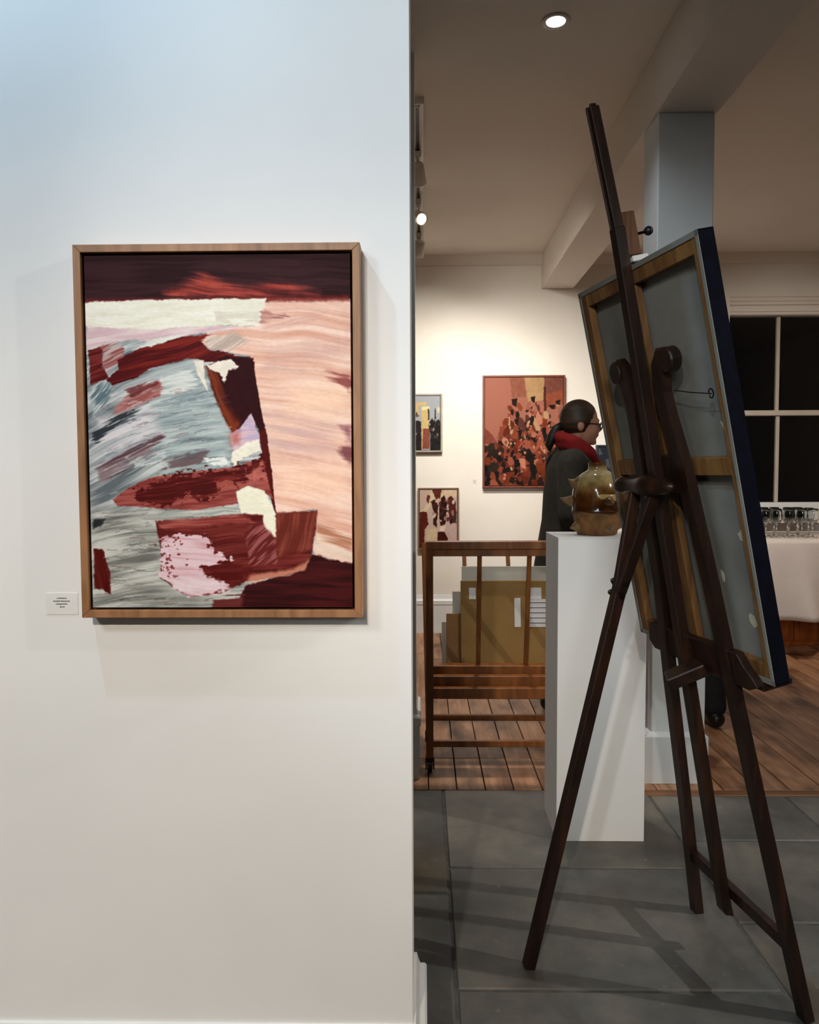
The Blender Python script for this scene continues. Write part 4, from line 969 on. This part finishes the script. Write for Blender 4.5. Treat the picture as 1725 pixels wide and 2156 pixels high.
def build_person(name, label, x, y, facing, hgt, coat_m, long_coat, hair_m, scarf, glasses, pony):
    t = thing(name, label, 'person', (x, y, 0))
    P = person(t, x, y, facing, hgt)
    bm = bm_new()
    # head: skull, face, jaw, nose, lips, chin, ears
    def el(c, r_):
        b = bmesh.new(); bmesh.ops.create_uvsphere(b, u_segments=20, v_segments=14, radius=1)
        for v in b.verts: v.co = P(c[0]+v.co.x*r_[0], c[1]+v.co.y*r_[1], c[2]+v.co.z*r_[2])
        merge(bm, b)
    el((.040, 0, 1.540), (.092, .074, .092)); el((.078, 0, 1.480), (.060, .060, .085)); el((.080, 0, 1.432), (.046, .046, .038))
    el((.112, 0, 1.410), (.018, .022, .016)); el((.128, 0, 1.447), (.013, .024, .010)); el((.130, 0, 1.524), (.012, .045, .012))
    limb(bm, [P(.132, 0, 1.512), P(.150, 0, 1.480)], [.007, .0105], 10); el((.142, 0, 1.474), (.012, .016, .009))
    for s in (-1, 1): el((.030, s*.076, 1.492), (.020, .010, .030)); el((.105, s*.034, 1.470), (.022, .022, .022))
    limb(bm, [P(.005, 0, 1.30), P(.035, 0, 1.46)], [.056, .052])
    # trunk, arms, legs
    for a, z, r_ in ((-.02, 1.27, (.09, .17, .09)), (0, 1.14, (.10, .15, .14)), (0, .98, (.10, .135, .12)), (0, .87, (.115, .155, .11))): el((a, 0, z), r_)
    for s in (-1, 1):
        limb(bm, [P(-.03, s*.185, 1.30), P(-.04, s*.215, 1.04), P(.10, s*.17, .87)], [.052, .042, .028]); hand(bm, P(.103, s*.168, .866), P(.5, 0, -.8)-P(0, 0, 0), (0, 0, 1))
        fx = .07 if s > 0 else -.10
        limb(bm, [P(0, s*.085, .84), P(.02+fx*.4, s*.09, .47), P(fx-.01, s*.095, .09)], [.085, .056, .038])
        limb(bm, [P(fx-.02, s*.095, .045), P(fx+.10, s*.10, .032)], [.035, .028])
    body = obj('body', bm, 'skin', t); fuse(body, .007, 8)
    # trousers
    bm = bm_new(); el((0, 0, .88), (.128, .170, .11))
    for s in (-1, 1):
        fx = .07 if s > 0 else -.10
        limb(bm, [P(0, s*.088, .84), P(.02+fx*.4, s*.09, .47), P(fx-.01, s*.095, .10)], [.100, .076, .060])
    fuse(obj('trousers', bm, 'trouser', t), .010, 6)
    for s in (-1, 1):
        fx = .07 if s > 0 else -.10
        bm = bm_new(); limb(bm, [P(fx-.035, s*.095, .045), P(fx+.04, s*.098, .044), P(fx+.12, s*.10, .036)], [.043, .043, .034])
        for v in bm.verts: v.co.z = max(v.co.z, .004)
        bm.normal_update(); fuse(obj('shoe', bm, 'shoe', t), .007, 4)
    # coat or jumper
    bm = bm_new()
    hem = .56 if long_coat else .86
    prof_ = [(-.005, 1.385, .052, .075), (-.012, 1.350, .085, .150), (-.006, 1.28, .124, .208), (.0, 1.15, .148, .215), (.004, 1.0, .160, .212), (.002, .86, .182, .222)]
    if long_coat: prof_ += [(0, .72, .202, .232), (-.004, hem, .224, .245)]
    b = bmesh.new(); seg = 28; L = []
    for a, z, ra, rb in prof_:
        L.append([b.verts.new(P(a+ra*math.cos(k*2*PI/seg), rb*math.sin(k*2*PI/seg), z)) for k in range(seg)])
    for p, q in zip(L, L[1:]):
        for k in range(seg): b.faces.new((p[k], p[(k+1) % seg], q[(k+1) % seg], q[k]))
    b.faces.new(L[0]); b.faces.new(L[-1][::-1]); bmesh.ops.recalc_face_normals(b, faces=b.faces[:]); merge(bm, b)
    for s in (-1, 1): limb(bm, [P(-.03, s*.175, 1.295), P(-.045, s*.222, 1.04), P(.09, s*.175, .885)], [.082, .068, .050])
    fuse(obj('coat' if long_coat else 'jumper', bm, coat_m, t), .010, 8)
    # hair: cap pushed inside the head over the face
    b = bmesh.new(); bmesh.ops.create_uvsphere(b, u_segments=36, v_segments=24, radius=1)
    for v in b.verts:
        x_, y_, z_ = v.co
        face = max(0, min(1, (x_*.95-z_*.50-.60)*4.5)); low = max(0, min(1, (-z_-.78)*5))
        sc = 1-.34*max(face, low)
        v.co = P(.032+x_*.100*sc, y_*.083*sc, 1.537+z_*.101*sc)
    hr = obj('hair', b, hair_m, t, True)
    if pony:
        bm = bm_new(); tube(bm, [P(-.055, 0, 1.50), P(-.085, 0, 1.48), P(-.105, 0, 1.44), P(-.122, 0, 1.395), P(-.118, 0, 1.365)], [.022, .026, .027, .022, .006], 14)
        obj('ponytail', bm, 'hair2', hr, True)
    if glasses:
        g = bm_new()
        for s in (-1, 1):
            tube(g, [P(.030, s*.079, 1.512), P(.080, s*.073, 1.506), P(.140, s*.060, 1.502)], .0028, 8)
            tube(g, [P(.146, s*.032+.023*math.cos(k*2*PI/14), 1.495+.018*math.sin(k*2*PI/14)) for k in range(14)], .0028, 7, True)
        tube(g, [P(.147, -.010, 1.498), P(.150, 0, 1.501), P(.147, .010, 1.498)], .0025, 7)
        obj('spectacles', g, 'black', t)
    if scarf:
        bm = bm_new()
        for q, (dz, rr_) in enumerate(((0, .034), (-.030, .036))):
            pts = []
            for k in range(20):
                a = k*2*PI/20
                pts.append(P(.012+.082*math.cos(a)+.012*q, .086*math.sin(a), 1.398-.046*math.cos(a)+dz+.004*math.sin(3*a)))
            b = bmesh.new(); tube(b, pts, rr_, 12, True); merge(bm, b)
        for s in (-.055, .04):
            b = bmesh.new(); tube(b, [P(.090, s, 1.345), P(.125, s*.9, 1.29), P(.150, s*.8, 1.20), P(.160, s*.8, 1.08)], [.030, .034, .034, .026], 12, False, .5); merge(bm, b)
        sc_ = obj('scarf', bm, 'scarf', t, True); fuse(sc_, .008, 3)
    return t
build_person('person', 'person in dark olive coat and red scarf with ponytail, side on behind the pedestal', .793, 4.05, 0.0, 1.64, 'coat', True, 'hair', True, True, True)
build_person('person', 'person in black trousers standing behind the pillar, hidden by the easel canvas', 1.333, 3.82, R(95), 1.62, 'jumper', False, 'hair2', False, False, False)
